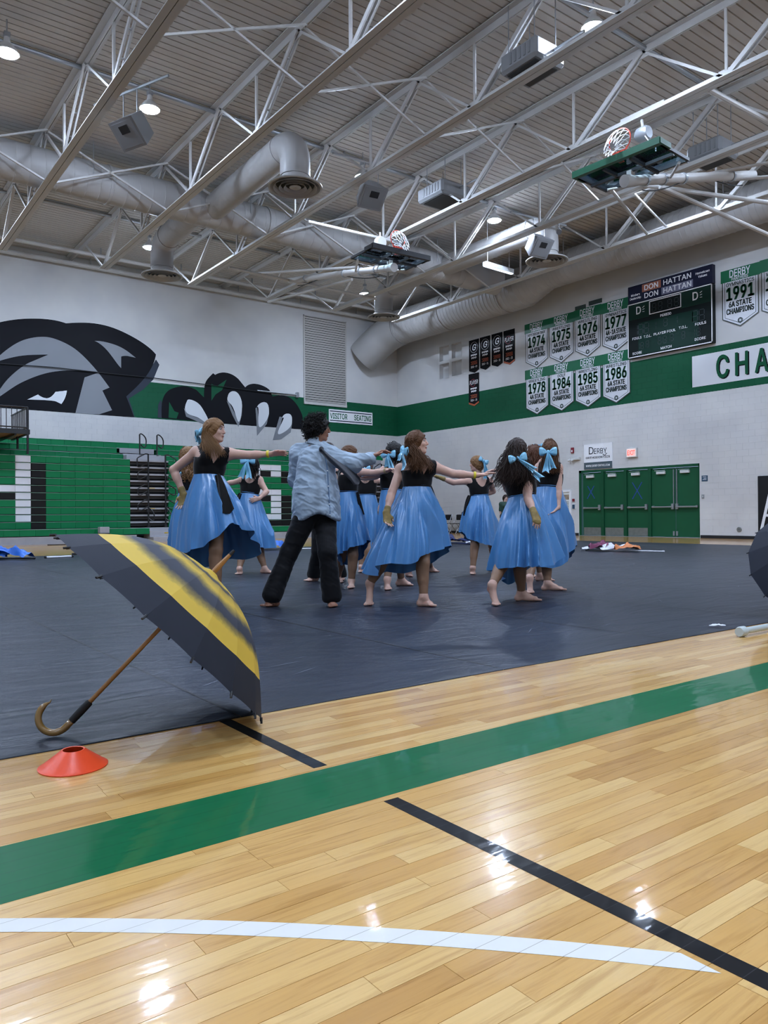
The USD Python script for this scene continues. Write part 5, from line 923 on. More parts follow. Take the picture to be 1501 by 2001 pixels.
def strands(guides, n, r, wave, freq, seed, spread=(.03, .05)):
    rg = np.random.default_rng(seed); out = []; G = [catmull(g, 15) for g in guides]; t = np.linspace(0, 1, 15)
    for _ in range(n):
        x = rg.uniform(0, len(G)-1) if len(G) > 1 else 0; i = min(int(x), len(G)-2) if len(G) > 1 else 0; w = x - i
        p = G[i]*(1-w) + G[min(i+1, len(G)-1)]*w; L = rg.uniform(.72, 1.05); p = np.stack([np.interp(np.clip(t*L, 0, 1), t, p[:, k]) for k in range(3)], 1); L = min(L, 1)
        off = unit(rg.normal(size=3))*rg.uniform(.2, 1); sp = spread[0] + (spread[1]-spread[0])*t; ph, ph2, fr = rg.uniform(0, 6.3), rg.uniform(0, 6.3), freq*rg.uniform(.8, 1.2)
        d, a, b = frame(p[-1]-p[0]); wv = wave*np.clip(t*2, 0, 1)
        p = p + off*sp[:, None] + (wv*np.sin(fr*t*6.28+ph))[:, None]*a + (wv*np.cos(fr*t*6.28+ph2))[:, None]*b
        out.append(tube(p, r*rg.uniform(.7, 1.2)*np.r_[np.linspace(.7, 1, 5), np.linspace(1, .25, 10)], 4, cap=False))
    return cat(*out)
def skirt(wc, wr, across, hem, folds, amp, seed, m=44, n=260, belly=.1):
    """A flaring satin skirt between a waist ellipse and a closed hem curve in space."""
    rg = np.random.default_rng(seed); hc = catmull(hem, n, closed=True); c0 = hc.mean(0)
    ang = np.unwrap(np.array([math.atan2((p-wc) @ AWAY, (p-wc) @ RIGHT) for p in hc])); across = unit(across); fr = np.cross(UP, across)
    d = np.cos(ang)[:, None]*RIGHT + np.sin(ang)[:, None]*AWAY; W = wc + (d @ across)[:, None]*across*wr[0] + (d @ fr)[:, None]*fr*wr[1]
    s = np.arange(n)/n; ph = sum(rg.uniform(.4, 1)*np.sin(2*np.pi*k*s + rg.uniform(0, 6.3)) for k in (1, 2, 3)); cr = np.abs(((folds*s + .35*ph) % 1)-.5)*2
    def fold(u):                                             # folds lean sideways as the skirt swings
        q = s - .07*(1-u)**1.5*(1 if seed % 2 else -1); c = np.abs(((folds*q + .55*ph + .25*np.sin(3*u+seed)) % 1)-.5)*2; return (1-2*c**.75)*(.58+.42*np.sin(2*np.pi*3*s+seed+2.2*u))
    fine = np.sin(2*np.pi*round(folds*2.3)*s + 2*ph)
    G = np.zeros((m, n+1, 3))
    for i, u in enumerate(np.linspace(0, 1, m)):
        h = u**1.12; P_ = W + (hc-W)*np.stack([np.full(n, h), np.full(n, h), np.full(n, u)], 1)
        o = P_ - (wc + (c0-wc)*u); o[:, 2] = 0; o /= np.linalg.norm(o, axis=1, keepdims=True) + 1e-6
        g = min(1, u*3); cr = fold(u)
        P_ = P_ + o*(belly*.35*math.sin(math.pi*u)*1.0 + amp*(.1+1.05*u**1.1)*g*cr + amp*.22*u*g*fine)[:, None]
        P_[:, 2] += amp*.25*u*cr
        G[i, :n] = P_; G[i, n] = P_[0]
    return grid(G)
def sash(p, seed=0, w=(.05, .11)):
    pts = catmull(p, 16); d = unit(pts[-1]-pts[0]); sd = unit(np.cross(d, AWAY)); G = np.zeros((16, 9, 3))
    for i in range(16):
        u = i/15
        for j, x in enumerate(np.linspace(-1, 1, 9)): G[i, j] = pts[i] + sd*x*(w[0]+(w[1]-w[0])*u)/2 + AWAY*(.018*math.sin(3*x+4*u+seed) - .01) - d*(.03*abs(x) if i == 15 else 0)
    return grid(G)
def hand(F, wr, tip, n, s, curl, side, grow=0, fingers=True):
    d = unit(tip - wr); n = unit(n - d*(n @ d)); l = np.cross(n, d)*side
    kn = [wr + d*.082*s*(1, 1.03, 1, .94)[i] + l*s*(.027, .009, -.009, -.025)[i] for i in range(4)]
    for i in range(4): F.cone(wr + l*s*(.014, .006, -.006, -.013)[i], kn[i], .0155*s, .0105*s, .012, grow)
    for i in range(4):
        L = s*(.064, .073, .068, .052)[i]; c1 = curl*(1+.12*i); a = unit(d*math.cos(c1) + n*math.sin(c1) + l*(.16, .03, -.05, -.2)[i]); c2 = curl*2.1; b = unit(d*math.cos(c2) + n*math.sin(c2) + l*(.12, .02, -.04, -.14)[i])
        m_ = kn[i] + a*L*.5
        if fingers: F.cone(kn[i], m_, .0098*s, .0086*s, .004); F.cone(m_, m_ + b*L*.5, .0084*s, .0066*s, .004)
        elif grow: F.cone(kn[i], kn[i] + a*L*.3, .0098*s, .0092*s, .004, grow)
    t0 = wr + d*.022*s + l*.018*s; t1 = t0 + unit(d*.7 + l*.75 + n*.25)*.04*s; t2 = t1 + unit(d + l*.25 + n*.1)*.034*s
    F.cone(t0, t1, .0145*s, .0112*s, .008, grow)
    if fingers: F.cone(t1, t2, .0108*s, .0075*s, .005)
def person(name, label, D, j, skin, hair, res=.0075, s=1.0, male=False, group=None, top='velvet', cat_='person'):
    """j: joints as picture points with depth offsets in metres; everything is then one body in space."""
    P = lambda q: dep(q[0], q[1], D + (q[2] if len(q) > 2 else 0)); r = s*(1.1 if male else 1.0)
    N, Hd, C, Wt, Pv = (P(j[k]) for k in ('neck', 'head', 'chest', 'waist', 'pelvis')); ac = -facing(j['body']+90) if False else facing(j['body']-90); fr = facing(j['body']); hf = unit(facing(j['look']) + UP*j.get('nod', 0)); hs = unit(np.cross(hf, UP)); hu = np.cross(hs, hf); tilt = j.get('tilt', 0)
    hu, hs = unit(hu + hs*tilt), unit(hs - hu*tilt)
    tu = unit(N - Wt); tac = unit(ac - tu*(ac @ tu)); tfr = np.cross(tu, tac); TA = (tac, tfr, tu); HA = (hs, hf, hu); base = np.array([Pv[0], Pv[1], 0])
    t = thing(name, label, cat_, base, group=group)
    legs = []
    for g in j['legs']:
        T = fl(*g['toe'], .022); dT = proj(T)[2]; A = dep(g['ankle'][0], g['ankle'][1], dT + (g['ankle'][2] if len(g['ankle']) > 2 else 0)); A[2] = max(A[2], .075); K = dep(g['knee'][0], g['knee'][1], D*.5 + dT*.5 + (g['knee'][2] if len(g['knee']) > 2 else -.05)); hip = Pv + ac*.088*r*g['side'] - UP*.05*s
        legs.append((hip, K, A, T))
    arms = [(P(a['s']), P(a['e']), P(a['w']), P(a['t']), np.asarray(a.get('n', -UP), float), a) for a in j['arms']]
    s, sb = s*.9, s; allp = [N, Hd + hu*.15, Hd-hu*.15, Pv] + [q for l in legs for q in l] + [q for a in arms for q in a[:4]]; lo, hi = np.min(allp, 0)-.2, np.max(allp, 0)+.2; lo[2] = -.03
    F = Field(lo, hi, res)
    def torso(F, g=0, bust=True):
        F.ell(N*.42 + Wt*.58 + tfr*.004, TA, np.array([.14, .098, .17])*r, .05, g); F.ell(Wt, TA, np.array([.118, .092, .14])*r, .06, g); F.ell(Pv, (ac, fr, UP), np.array([.158, .118, .125])*r, .06, g)
        if not male and bust:
            for q in (-1, 1): F.ell(N*.55 + Wt*.45 + tfr*.072*r + tac*.062*r*q, TA, np.array([.062, .052, .06])*r, .03, g)
        for a in arms: F.cone(N - tu*.07*s, a[0], .06*r, .055*r, .05, g)
    def leg(F, l, g=0, foot=True):
        hip, K, A, T = l; F.cone(hip, K, .084*r, .054*r, .04, g); F.cone(K, A, .05*r, .034*r, .03, g); bk = unit(np.cross(np.cross(A-K, unit(T-A)), A-K)); F.cone(K*.8+A*.2 - bk*-.0 - unit(np.array([T[0]-A[0], T[1]-A[1], 0]))*.014, K*.5+A*.5 - unit(np.array([T[0]-A[0], T[1]-A[1], 0]))*.008, .047*r, .04*r, .03, g)
        if foot:
            dr = T - A; dr[2] = 0; dr = unit(dr) if np.linalg.norm(dr) > .03 else -AWAY; sd = np.cross(UP, dr); ball = T - dr*.05*s; ball[2] = .03
            up_ = A[2] > .13; heel = (A - dr*.035*s - UP*.045*s) if up_ else np.array([*(A - dr*.04*s)[:2], .034])
            F.cone(heel, A, .029*s, .034*r, .02); F.cone(heel, ball, .028*s, .023*s, .025); F.cone(A, ball*.65 + heel*.35 + UP*.022, .034*r, .026*s, .03)
            for q in (-1, 1): F.cone(ball*.5+heel*.5, ball + sd*.022*q*s - UP*.006, .022*s, .019*s, .02)
            for i in range(5):
                b0 = ball + sd*(i-2)*.0185*s - dr*(abs(i-1)*.006); F.cone(b0 + UP*-.006, np.array([*(b0 + dr*(.06 - .006*i)*s)[:2], .02]), .013*s, (.0125, .0105, .01, .0095, .009)[i]*s, .0035)
    torso(F); F.cone(N - tu*.02, Hd - hu*.045*s - hf*.015*s, .056*r, .05*r, .03)
    for l in legs: leg(F, l)
    for a in arms:
        F.cone(a[0], a[1], .05*r, .037*r, .03); F.cone(a[1], a[2], .037*r, .025*r, .015); F.cone(a[1]*.75+a[2]*.25, a[1]*.6+a[2]*.4, .037*r, .034*r, .02); hand(F, a[2], a[3], a[4], r*1.02, a[5].get('curl', .25), a[5].get('thumb', 1))
    def skull(F, g=0): F.ell(Hd + hu*.022*s - hf*.012*s, HA, np.array([.075, .096, .092])*s, .03, g)
    skull(F); hz_ = s; E = lambda x, y, z: Hd + (hs*x + hf*y + hu*z)*hz_
    F.ell(E(0, .022, -.04), HA, np.array([.056, .066, .078])*s, .03); F.ell(E(0, .058, -.098), HA, np.array([.022, .02, .017])*s, .02); F.cone(E(.045, .0, -.075), E(.012, .06, -.1), .018*s, .016*s, .02); F.cone(E(-.045, .0, -.075), E(-.012, .06, -.1), .018*s, .016*s, .02)
    for q in (-1, 1): F.ell(E(.034*q, .06, -.025), HA, np.array([.021, .02, .018])*s, .015)
    F.cone(E(-.03, .079, .028), E(.03, .079, .028), .011*s, .011*s, .012)
    for q in (-1, 1): F.ell(E(.031*q, .094, .008), HA, np.array([.016, .014, .01])*s, .008, cut=True)
    F.cone(E(0, .088, .014), E(0, .107, -.026), .008*s, .0105*s, .008); F.ell(E(0, .1, -.033), HA, np.array([.016, .012, .009])*s, .006); F.ell(E(0, .087, -.059), HA, np.array([.021, .011, .007])*s, .005); F.ell(E(0, .085, -.071), HA, np.array([.018, .011, .008])*s, .006); F.ell(E(0, .086, -.065), HA, np.array([.022, .012, .0035])*s, .003, cut=True)
    for q in (-1, 1): F.ell(E(.074*q, -.008, -.012), HA, np.array([.011, .019, .031])*s, .006); F.ell(E(.084*q, -.002, -.01), HA, np.array([.006, .01, .018])*s, .004, cut=True)
    body = smooth_verts(F.mesh(), 3); bp = part(t, 'body', body, skin, True)
    for q in (-1, 1):
        ic = trimesh.creation.icosphere(2, .0125*s); e = part(t, 'eye', (np.array(ic.vertices) + E(.031*q, .0745, .008), ic.faces), 'eye_white', True); ii = trimesh.creation.icosphere(1, .0065*s); part(e, 'iris', (np.array(ii.vertices) + E(.031*q, .0825, .008), ii.faces), 'iris', True)
        part(t, 'eyebrow', tube(catmull([E(.014*q, .093, .027), E(.032*q, .09, .033), E(.05*q, .073, .028)], 8), .003*s, 5), 'brow')
    li = trimesh.creation.icosphere(2, 1); part(t, 'lips', (E(0, .0845, -.065) + (np.array(li.vertices)*[.019*s, .008*s, .0095*s]) @ np.array(HA), li.faces), 'lips', True)
    # hair cap
    H = Field(Hd-.2, Hd+.2, .007); hg = j.get('cap', .014); skull(H, hg); H.ell(E(0, -.045, -.02), HA, np.array([.078, .062, .09])*s, .03, hg*.6)
    H.ell(E(0, .085, -.04), HA, np.array([.066, .07, .092])*s, .012, cut=True); H.ell(E(0, .04, -.12), HA, np.array([.08, .085, .075])*s, .02, cut=True)
    cm = H.mesh(); cv, cf = cm; tm = trimesh.Trimesh(cv, cf, process=False); nz = meshkit.fbm((cv-Hd)*(j.get('curl', 0) or 60), 3, 4)-.5
    cv = cv + np.array(tm.vertex_normals)*(nz*(j.get('puff', .012)))[:, None]; hp = part(t, 'hair', (cv, cf), hair, True)
    if j.get('hair'):
        h = j['hair']; gs = [[E(*q) if len(q) == 3 and abs(q[0]) < 1 and abs(q[1]) < 1 else P(q) for q in g] for g in h['g']]
        part(hp, "locks", strands(gs, h.get('n', 150), h.get('r', .006)*s, h.get('wave', .006), h.get('freq', 2), int(D*100), h.get('spread', (.035, .05))), hair, True)
    if j.get('afro'):
        rg = np.random.default_rng(5); nv = np.array(tm.vertex_normals); pick = rg.choice(np.nonzero((cv-Hd) @ hf < .03 + np.clip((cv-Hd) @ hu - .07, 0, .03))[0], j['afro']); cu = []
        for i in pick:
            d, a, b = frame(unit(nv[i] + rg.normal(size=3)*.45)); u = np.linspace(0, 1, 9); ph = rg.uniform(0, 6.3); L = rg.uniform(.02, .05); cu.append(tube(cv[i] + d*(u*L)[:, None] + a*(.007*np.cos(9*u+ph))[:, None] + b*(.007*np.sin(9*u+ph))[:, None], .0035*np.linspace(1, .5, 9), 4, cap=False))
        part(hp, 'curls', cat(*cu), hair, True)
    if j.get('bow'):
        b = j['bow']; bow(t, P(b['c']), facing(b['f']) + UP*.1, UP + facing(b['f']+90)*b.get('tilt', 0), b.get('size', .1)*s, [P(q) for q in b['tails']])
    s = sb                                                  # clothes are cut to the body
    def garment(nm, build, m, clip=None, noise=0, sm=2, rs=None):
        G = Field(lo, hi, rs or res); build(G)
        if clip is not None: X = G.pts(); G.F = np.maximum(G.F, clip(*X).astype(np.float32))
        v, f = smooth_verts(G.mesh(), sm)
        if noise:
            nn = np.array(trimesh.Trimesh(v, f, process=False).vertex_normals); q = v @ np.array([[9, 3, 2], [2, 9, 3], [6, -4, 8.]]); w = meshkit.fbm(q, 3, 2); v = v + nn*((1-2*np.abs(2*w-1))*noise*.6 + (w-.5)*noise)[:, None]
        return part(t, nm, (v, f), m, True)
    def loc(X, Y, Z): d = (X-N[0], Y-N[1], Z-N[2]); return [d[0]*a[0]+d[1]*a[1]+d[2]*a[2] for a in (tac, tfr, tu)]
    if not male and top == 'velvet':
        def neck(X, Y, Z):
            x, y, z = loc(X, Y, Z); x = np.abs(x)/s; deep = np.where(y > 0, j.get('vneck', .15), j.get('scoop', .11)); inner = np.where(y > 0, -deep*np.clip(1-x/.075, 0, 1), -deep*np.sqrt(np.clip(1-(x/.085)**2, 0, 1)))
            lim = np.where(x < .085, inner, np.where(x < .122, .05, -.11)) - .03*0; zz = z/s
            return np.maximum(zz - lim, np.maximum((x-.122)*1.0 - np.clip(-.10-zz, 0, .05)*3, (Wt[2]-.035 - Z)))
        garment('bodice', lambda G: torso(G, .008), 'velvet', neck, sm=5)
        garment('tights', lambda G: [leg(G, l, .004, False) for l in legs], 'tights', lambda X, Y, Z: np.maximum(Z - (Pv[2]-.05), .075 - Z) + 0*X)
    if j.get('hem'):
        wc = Wt - UP*.0; sk = skirt(wc, (.128*r, .104*r), tac, [P(q) for q in j['hem']], j.get('folds', 9), j.get('amp', .045), int(D*37)); part(t, 'skirt', sk, 'satin_blue', True)
        part(t, 'waistband', tube([wc - UP*.0 + (tac*math.cos(a)*.131 + tfr*math.sin(a)*.107)*r for a in np.linspace(0, 2*np.pi, 40, endpoint=False)], .005, 6, closed=True), 'satin_blue', True)
    for q in j.get('sash', []): part(t, 'sash', sash([P(x) for x in q], len(q)), 'velvet', True)
    for a in arms:
        if a[5].get('glove'): garment('glove', lambda G: (G.cone(a[2] + (a[1]-a[2])*.22, a[2], .031*r, .027*r, .01), hand(G, a[2], a[3], a[4], r*1.02, a[5].get('curl', .25), a[5].get('thumb', 1), .0035, False)), 'glove_tan', noise=.004)
        if a[5].get('band'): d = unit(a[1]-a[2]); part(t, 'wristband', lathe([(.028*r, -.011), (.033*r, -.011), (.034*r, 0), (.033*r, .011), (.028*r, .011)], a[2] + d*.03, d, 20), a[5]['band'], True)
    if male:
        hz = j.get('hemz', Pv[2]-.1)
        def shirt(G):
            torso(G, .02, False); G.ell(Pv*.6 + Wt*.4, (ac, fr, UP), np.array([.178, .145, .26])*r, .06, .014); G.cone(Pv*.5+Wt*.5, Pv-UP*.12, .155*r, .185*r, .05)
            for a in arms: G.cone(a[0], a[1], .06*r, .054*r, .03, .008); G.cone(a[1], a[2]*.95+a[1]*.05, .056*r, .038*r, .02, .006)
            G.cone(N - tu*.08, N - tu*.01, .07*r, .058*r, .03)
        garment('shirt', shirt, top, lambda X, Y, Z: np.maximum(np.maximum(hz + .035*np.sin(((X-Pv[0])*RIGHT[0]+(Y-Pv[1])*RIGHT[1])*16+1) - Z, (Z-N[2]) - .012), -1e3), noise=.03, sm=1)
        garment('trousers', lambda G: (G.ell(Pv, (ac, fr, UP), np.array([.16, .125, .13])*r, .05, .006), [(G.cone(l[0], l[1], .092*r, .068*r, .04, .004), G.cone(l[1], l[2] + (l[2]-l[1])*.02, .066*r, .078*r, .03)) for l in legs]), 'trouser_black', lambda X, Y, Z: np.maximum(Z - (Wt[2]-.05), -Z + .045) + 0*X, noise=.008)
    t_ = dict(t=t, N=N, Hd=Hd, E=E, P=P, tac=tac, tfr=tfr, tu=tu, Wt=Wt, Pv=Pv, s=s, res=res, garment=garment, torso=torso, leg=leg, legs=legs, arms=arms, lo=lo, hi=hi); return t_
NK = -UP
# the dancer at the left, arm stretched to the right
person('person', 'dancer at left with long light brown hair, arm stretched out, gloved hand behind', 6.95, dict(
    neck=(415, 874), head=(420, 841, -.02), chest=(413, 898), waist=(408, 924), pelvis=(405, 968), body=-62, look=-14, nod=.02,
    arms=[dict(s=(384, 884, .03), e=(339, 918, .05), w=(359, 966, .02), t=(352, 1004, -.02), n=-RIGHT*.2-AWAY, glove=True, curl=.3, thumb=-1), dict(s=(447, 887, -.02), e=(488, 889, -.04), w=(530, 887, -.05), t=(567, 883, -.06), n=-UP*.8-AWAY*.5, band='band_yellow', curl=.15, thumb=1)],
    legs=[dict(side=1, knee=(352, 1082, .1), ankle=(338, 1150, .05), toe=(352, 1176)), dict(side=-1, knee=(422, 1075, -.1), ankle=(424, 1163, 0), toe=(446, 1186))],
    hem=[(506, 1054, 0), (494, 1090, .25), (444, 1093, .4), (400, 1107, .42), (362, 1095, .3), (347, 1076, .05), (360, 1080, -.2), (405, 1060, -.33), (432, 1042, -.34), (453, 1022, -.3), (472, 1031, -.2)], folds=8, amp=.052,
    sash=[[(425, 927, -.14), (434, 958, -.2), (449, 1004, -.28)]],
    hair=dict(g=[[(.02, .04, .112), (.078, -.012, .045), (.083, -.03, -.02), (425, 868, -.13), (440, 889, -.14)], [(.02, -.0, .118), (.084, -.03, .02), (.08, -.06, -.06), (416, 870, -.15), (428, 892, -.16)], [(0, -.05, .11), (.06, -.09, .0), (.05, -.1, -.08), (402, 872, -.12), (402, 900, -.12)], [(0, -.08, .09), (0, -.115, .0), (0, -.12, -.09), (393, 872, -.02), (386, 900, -.03)]], n=520, r=.0036, wave=.004, freq=1.2, spread=(.012, .03)),
    bow=dict(c=(393, 846, .0), f=170, size=.075, tails=[(386, 866, -.02), (392, 870, .03)], tilt=.3)), 'skin_fair', 'hair_blonde', .0062)
# the man in shirt and tie
m = person('person', 'young man in pale blue shirt with blown dark tie and black trousers, curly black hair', 7.04, dict(
    neck=(618, 868), head=(623, 838), chest=(614, 900), waist=(617, 945), pelvis=(618, 988), body=-42, look=4, cap=.024, puff=.05, curl=38, afro=700,
    arms=[dict(s=(586, 887, .06), e=(578, 938, .16), w=(598, 962, .28), t=(620, 968, .3), n=AWAY, curl=.3), dict(s=(645, 892, -.03), e=(692, 906, -.1), w=(728, 893, -.12), t=(749, 880, -.12), n=-UP, curl=.45, thumb=1)],
    legs=[dict(side=1, knee=(566, 1078, .02), ankle=(533, 1160, .06), toe=(514, 1183)), dict(side=-1, knee=(640, 1080, -.05), ankle=(648, 1162, .12), toe=(652, 1184))], hemz=.82), 'skin_tan', 'hair_black', .0062, s=1.04, male=True, top='shirt_blue')
t, P, N, tu, tfr, tac, E = (m[k] for k in ('t', 'P', 'N', 'tu', 'tfr', 'tac', 'E'))
def collar(o, ax, fr_, sd, r):
    G = np.zeros((4, 30, 3))
    for i, u in enumerate(np.linspace(0, 1, 4)):
        for k, a in enumerate(np.linspace(-2.7, 2.7, 30)): G[i, k] = o + ax*(.062 - .05*u - .045*u*(abs(a)/2.7)**4) + (-fr_*math.cos(a) + sd*math.sin(a))*(r + .026*u*(1+.5*(abs(a)/2.7)**4))
    return grid(G)
part(t, 'collar', collar(N, tu, tfr, tac, .066), 'shirt_blue', True)
part(t, 'tie_knot', (lambda s: (P((628, 878, -.14)) + np.array(s.vertices)*[.022, .022, .026], s.faces))(trimesh.creation.icosphere(2, 1)), 'tie_dark', True)
part(t, 'tie', sash([P((628, 879, -.15)), P((650, 900, -.26)), P((677, 921, -.34)), P((702, 946, -.38))], 3, (.034, .085)), 'tie_dark', True)
fp_ = [P(q) for q in [(635, 890, -.16), (640, 920, -.155), (642, 950, -.16), (644, 985, -.165), (645, 1006, -.17)]]
part(t, 'placket', tube(catmull(fp_, 20), .006, 5), 'shirt_line'); part(t, 'button', cat(*[lathe([(0, .012), (.006, .01), (.006, 0)], p, -AWAY, 8) for p in fp_[1:]]), 'sign_white')
part(t, 'glasses', cat(*[tube(np.array([E(.031*q + .022*math.cos(a), .108, .008 + .017*math.sin(a)) for a in np.linspace(0, 6.28, 18)]), .0022, 5) for q in (-1, 1)], rod(E(-.01, .11, .01), E(.01, .11, .01), .002), rod(E(.053, .105, .012), E(.082, 0, .005), .0022), rod(E(-.053, .105, .012), E(-.082, 0, .005), .0022)), 'glasses')
# the dancer in the middle
person('person', 'dancer at centre with long wavy brown hair and braid, yellow wristband on outstretched arm', 7.03, dict(
    neck=(816, 897), head=(815, 865), chest=(814, 922), waist=(815, 948), pelvis=(813, 992), body=-60, look=-10, nod=.12,
    arms=[dict(s=(784, 917, .04), e=(766, 962, -.06), w=(755, 1002, -.16), t=(759, 1034, -.22), n=RIGHT*.6-AWAY, glove=True, curl=.35, thumb=1), dict(s=(846, 912, -.02), e=(886, 926, -.03), w=(934, 929, -.03), t=(972, 921, -.03), n=-UP, band='band_yellow', curl=.1, thumb=1)],
    legs=[dict(side=1, knee=(742, 1105, .0), ankle=(723, 1140, .1), toe=(720, 1181)), dict(side=-1, knee=(827, 1100, -.05), ankle=(828, 1166, .03), toe=(852, 1182))],
    hem=[(882, 1066, .05), (858, 1092, .28), (812, 1112, .38), (770, 1119, .33), (722, 1116, .2), (710, 1114, 0), (727, 1124, -.18), (745, 1104, -.28), (778, 1102, -.33), (812, 1099, -.34), (824, 1086, -.3), (850, 1078, -.2)], folds=9, amp=.055,
    sash=[[(838, 950, .03), (848, 985, .05), (855, 1022, .06)]],
    hair=dict(g=[[(.0, -.03, .118), (.06, -.085, .03), (.05, -.1, -.05), (798, 897, -.1), (790, 916, -.12)], [(.02, .01, .118), (.084, -.04, .02), (.085, -.055, -.05), (812, 898, -.15), (812, 922, -.17)], [(.02, .04, .112), (.082, -.0, .03), (.088, -.025, -.03), (827, 894, -.14), (838, 918, -.16)], [(0, -.02, .12), (-.05, -.085, 0), (-.02, -.1, -.08), (834, 900, .02), (845, 920, .0)]], n=560, r=.004, wave=.012, freq=3.8, spread=(.014, .042)),
    bow=dict(c=(794, 882, -.1), f=200, size=.085, tails=[(780, 901, -.12), (790, 921, -.14)], tilt=.2)), 'skin_fair', 'hair_brown', .0062)
# the dancer with flowing dark hair
person('person', 'dancer with long flowing dark hair seen from behind, wide blue skirt, gloved hand lowered', 7.25, dict(
    neck=(1011, 912), head=(1012, 881), chest=(1016, 938), waist=(1020, 966), pelvis=(1015, 1008), body=72, look=60, cap=.02,
    arms=[dict(s=(1029, 930, -.02), e=(1032, 975, -.14), w=(1044, 1002, -.26), t=(1053, 1032, -.34), n=-RIGHT*.5+AWAY, glove=True, curl=.3, thumb=-1), dict(s=(985, 930, .04), e=(992, 955, .2), w=(1008, 965, .24), t=(1024, 968, .22), n=-AWAY)],
    legs=[dict(side=-1, knee=(980, 1106, .12), ankle=(962, 1143, .1), toe=(975, 1181)), dict(side=1, knee=(1017, 1105, -.08), ankle=(1019, 1158, .02), toe=(1056, 1171))],
    hem=[(1098, 1086, 0), (1072, 1100, .3), (1032, 1112, .38), (996, 1142, .32), (974, 1124, .2), (959, 1116, -.03), (984, 1110, -.26), (1020, 1108, -.34), (1060, 1106, -.3), (1088, 1101, -.15)], folds=8, amp=.055,
    hair=dict(g=[[(-.02, .0, .12), (-.06, -.07, .03), (980, 912, -.1), (958, 943, -.12)], [(0, -.03, .12), (-.02, -.12, .0), (995, 912, -.16), (978, 948, -.18)], [(0, -.03, .12), (.02, -.12, 0), (1018, 912, -.18), (1018, 944, -.2)], [(.02, 0, .12), (.06, -.08, 0), (1032, 914, -.16), (1050, 945, -.17)]], n=800, r=.0042, wave=.013, freq=2.6, spread=(.02, .08)),
    bow=dict(c=(1012, 897, -.17), f=262, size=.088, tails=[(1046, 920, -.22), (1060, 938, -.22)], tilt=-.2)), 'skin_fair', 'hair_dark', .0064)
# the dancer at right, back turned
person('person', 'dancer at right with straight dark hair, back turned, one hand open at her hip', 8.4, dict(
    neck=(1075, 906), head=(1073, 880), chest=(1074, 928), waist=(1073, 949), pelvis=(1070, 990), body=70, look=95,
    arms=[dict(s=(1089, 914, -.03), e=(1091, 956, -.08), w=(1091, 992, -.14), t=(1068, 1013, -.2), n=AWAY*.3+UP, curl=.15, thumb=-1), dict(s=(1055, 914, .06), e=(1040, 934, .25), w=(1056, 947, .18), t=(1070, 951, .18), n=-AWAY)],
    legs=[dict(side=1, knee=(1069, 1095, -.03), ankle=(1070, 1140, .02), toe=(1105, 1151)), dict(side=-1, knee=(1038, 1098, 0), ankle=(1035, 1130, .12), toe=(1037, 1158))],
    hem=[(1126, 1066, 0), (1112, 1090, .22), (1062, 1105, .3), (1036, 1104, .2), (1022, 1090, 0), (1034, 1106, -.2), (1062, 1108, -.3), (1101, 1102, -.22)], folds=8, amp=.045,
    hair=dict(g=[[(-.03, -.02, .12), (-.07, -.06, 0), (1060, 908, -.08), (1060, 918, -.1)], [(0, -.03, .12), (0, -.12, .0), (1075, 908, -.16), (1078, 925, -.17)], [(.03, -.02, .12), (.08, -.05, 0), (1090, 905, -.12), (1100, 922, -.12)]], n=380, r=.0042, wave=.005, freq=1.4, spread=(.025, .04)),
    bow=dict(c=(1071, 884, -.15), f=262, size=.1, tails=[(1081, 918, -.2), (1066, 925, -.2)])), 'skin_fair', 'hair_brown', .007)
person('person', 'dancer behind the dark haired pair, hand raised with a wristband beside the bow', 9.4, dict(
    neck=(1043, 912), head=(1044, 888), chest=(1042, 930), waist=(1041, 952), pelvis=(1041, 988), body=-90, look=85,
    arms=[dict(s=(1025, 918, .0), e=(1000, 921, -.05), w=(972, 919, -.1), t=(955, 919, -.12), n=-UP, band='band_gold'), dict(s=(1058, 918, -.02), e=(1048, 945, -.3), w=(1051, 910, -.6), t=(1062, 894, -.75), n=RIGHT, band='band_gold', curl=.3)],
    legs=[dict(side=-1, knee=(1052, 1080, 0), ankle=(1056, 1122, .05), toe=(1083, 1133)), dict(side=1, knee=(1035, 1080, .1), ankle=(1036, 1118, .1), toe=(1046, 1126))],
    hem=[(1075, 1068, 0), (1060, 1085, .2), (1035, 1088, .28), (1015, 1080, .2), (1008, 1070, 0), (1020, 1082, -.2), (1042, 1085, -.28), (1065, 1082, -.2)], folds=7,
    hair=dict(g=[[(-.05, 0, .1), (-.08, -.07, -.02), (1032, 915, -.12)], [(0, -.03, .12), (0, -.11, 0), (1044, 915, -.15)], [(.05, 0, .1), (.08, -.07, -.02), (1056, 915, -.12)]], n=220, r=.007, wave=.008, freq=3),
    bow=dict(c=(1051, 872, .05), f=60, size=.06, tails=[(1056, 884, .05)])), 'skin_fair', 'hair_auburn', .009)
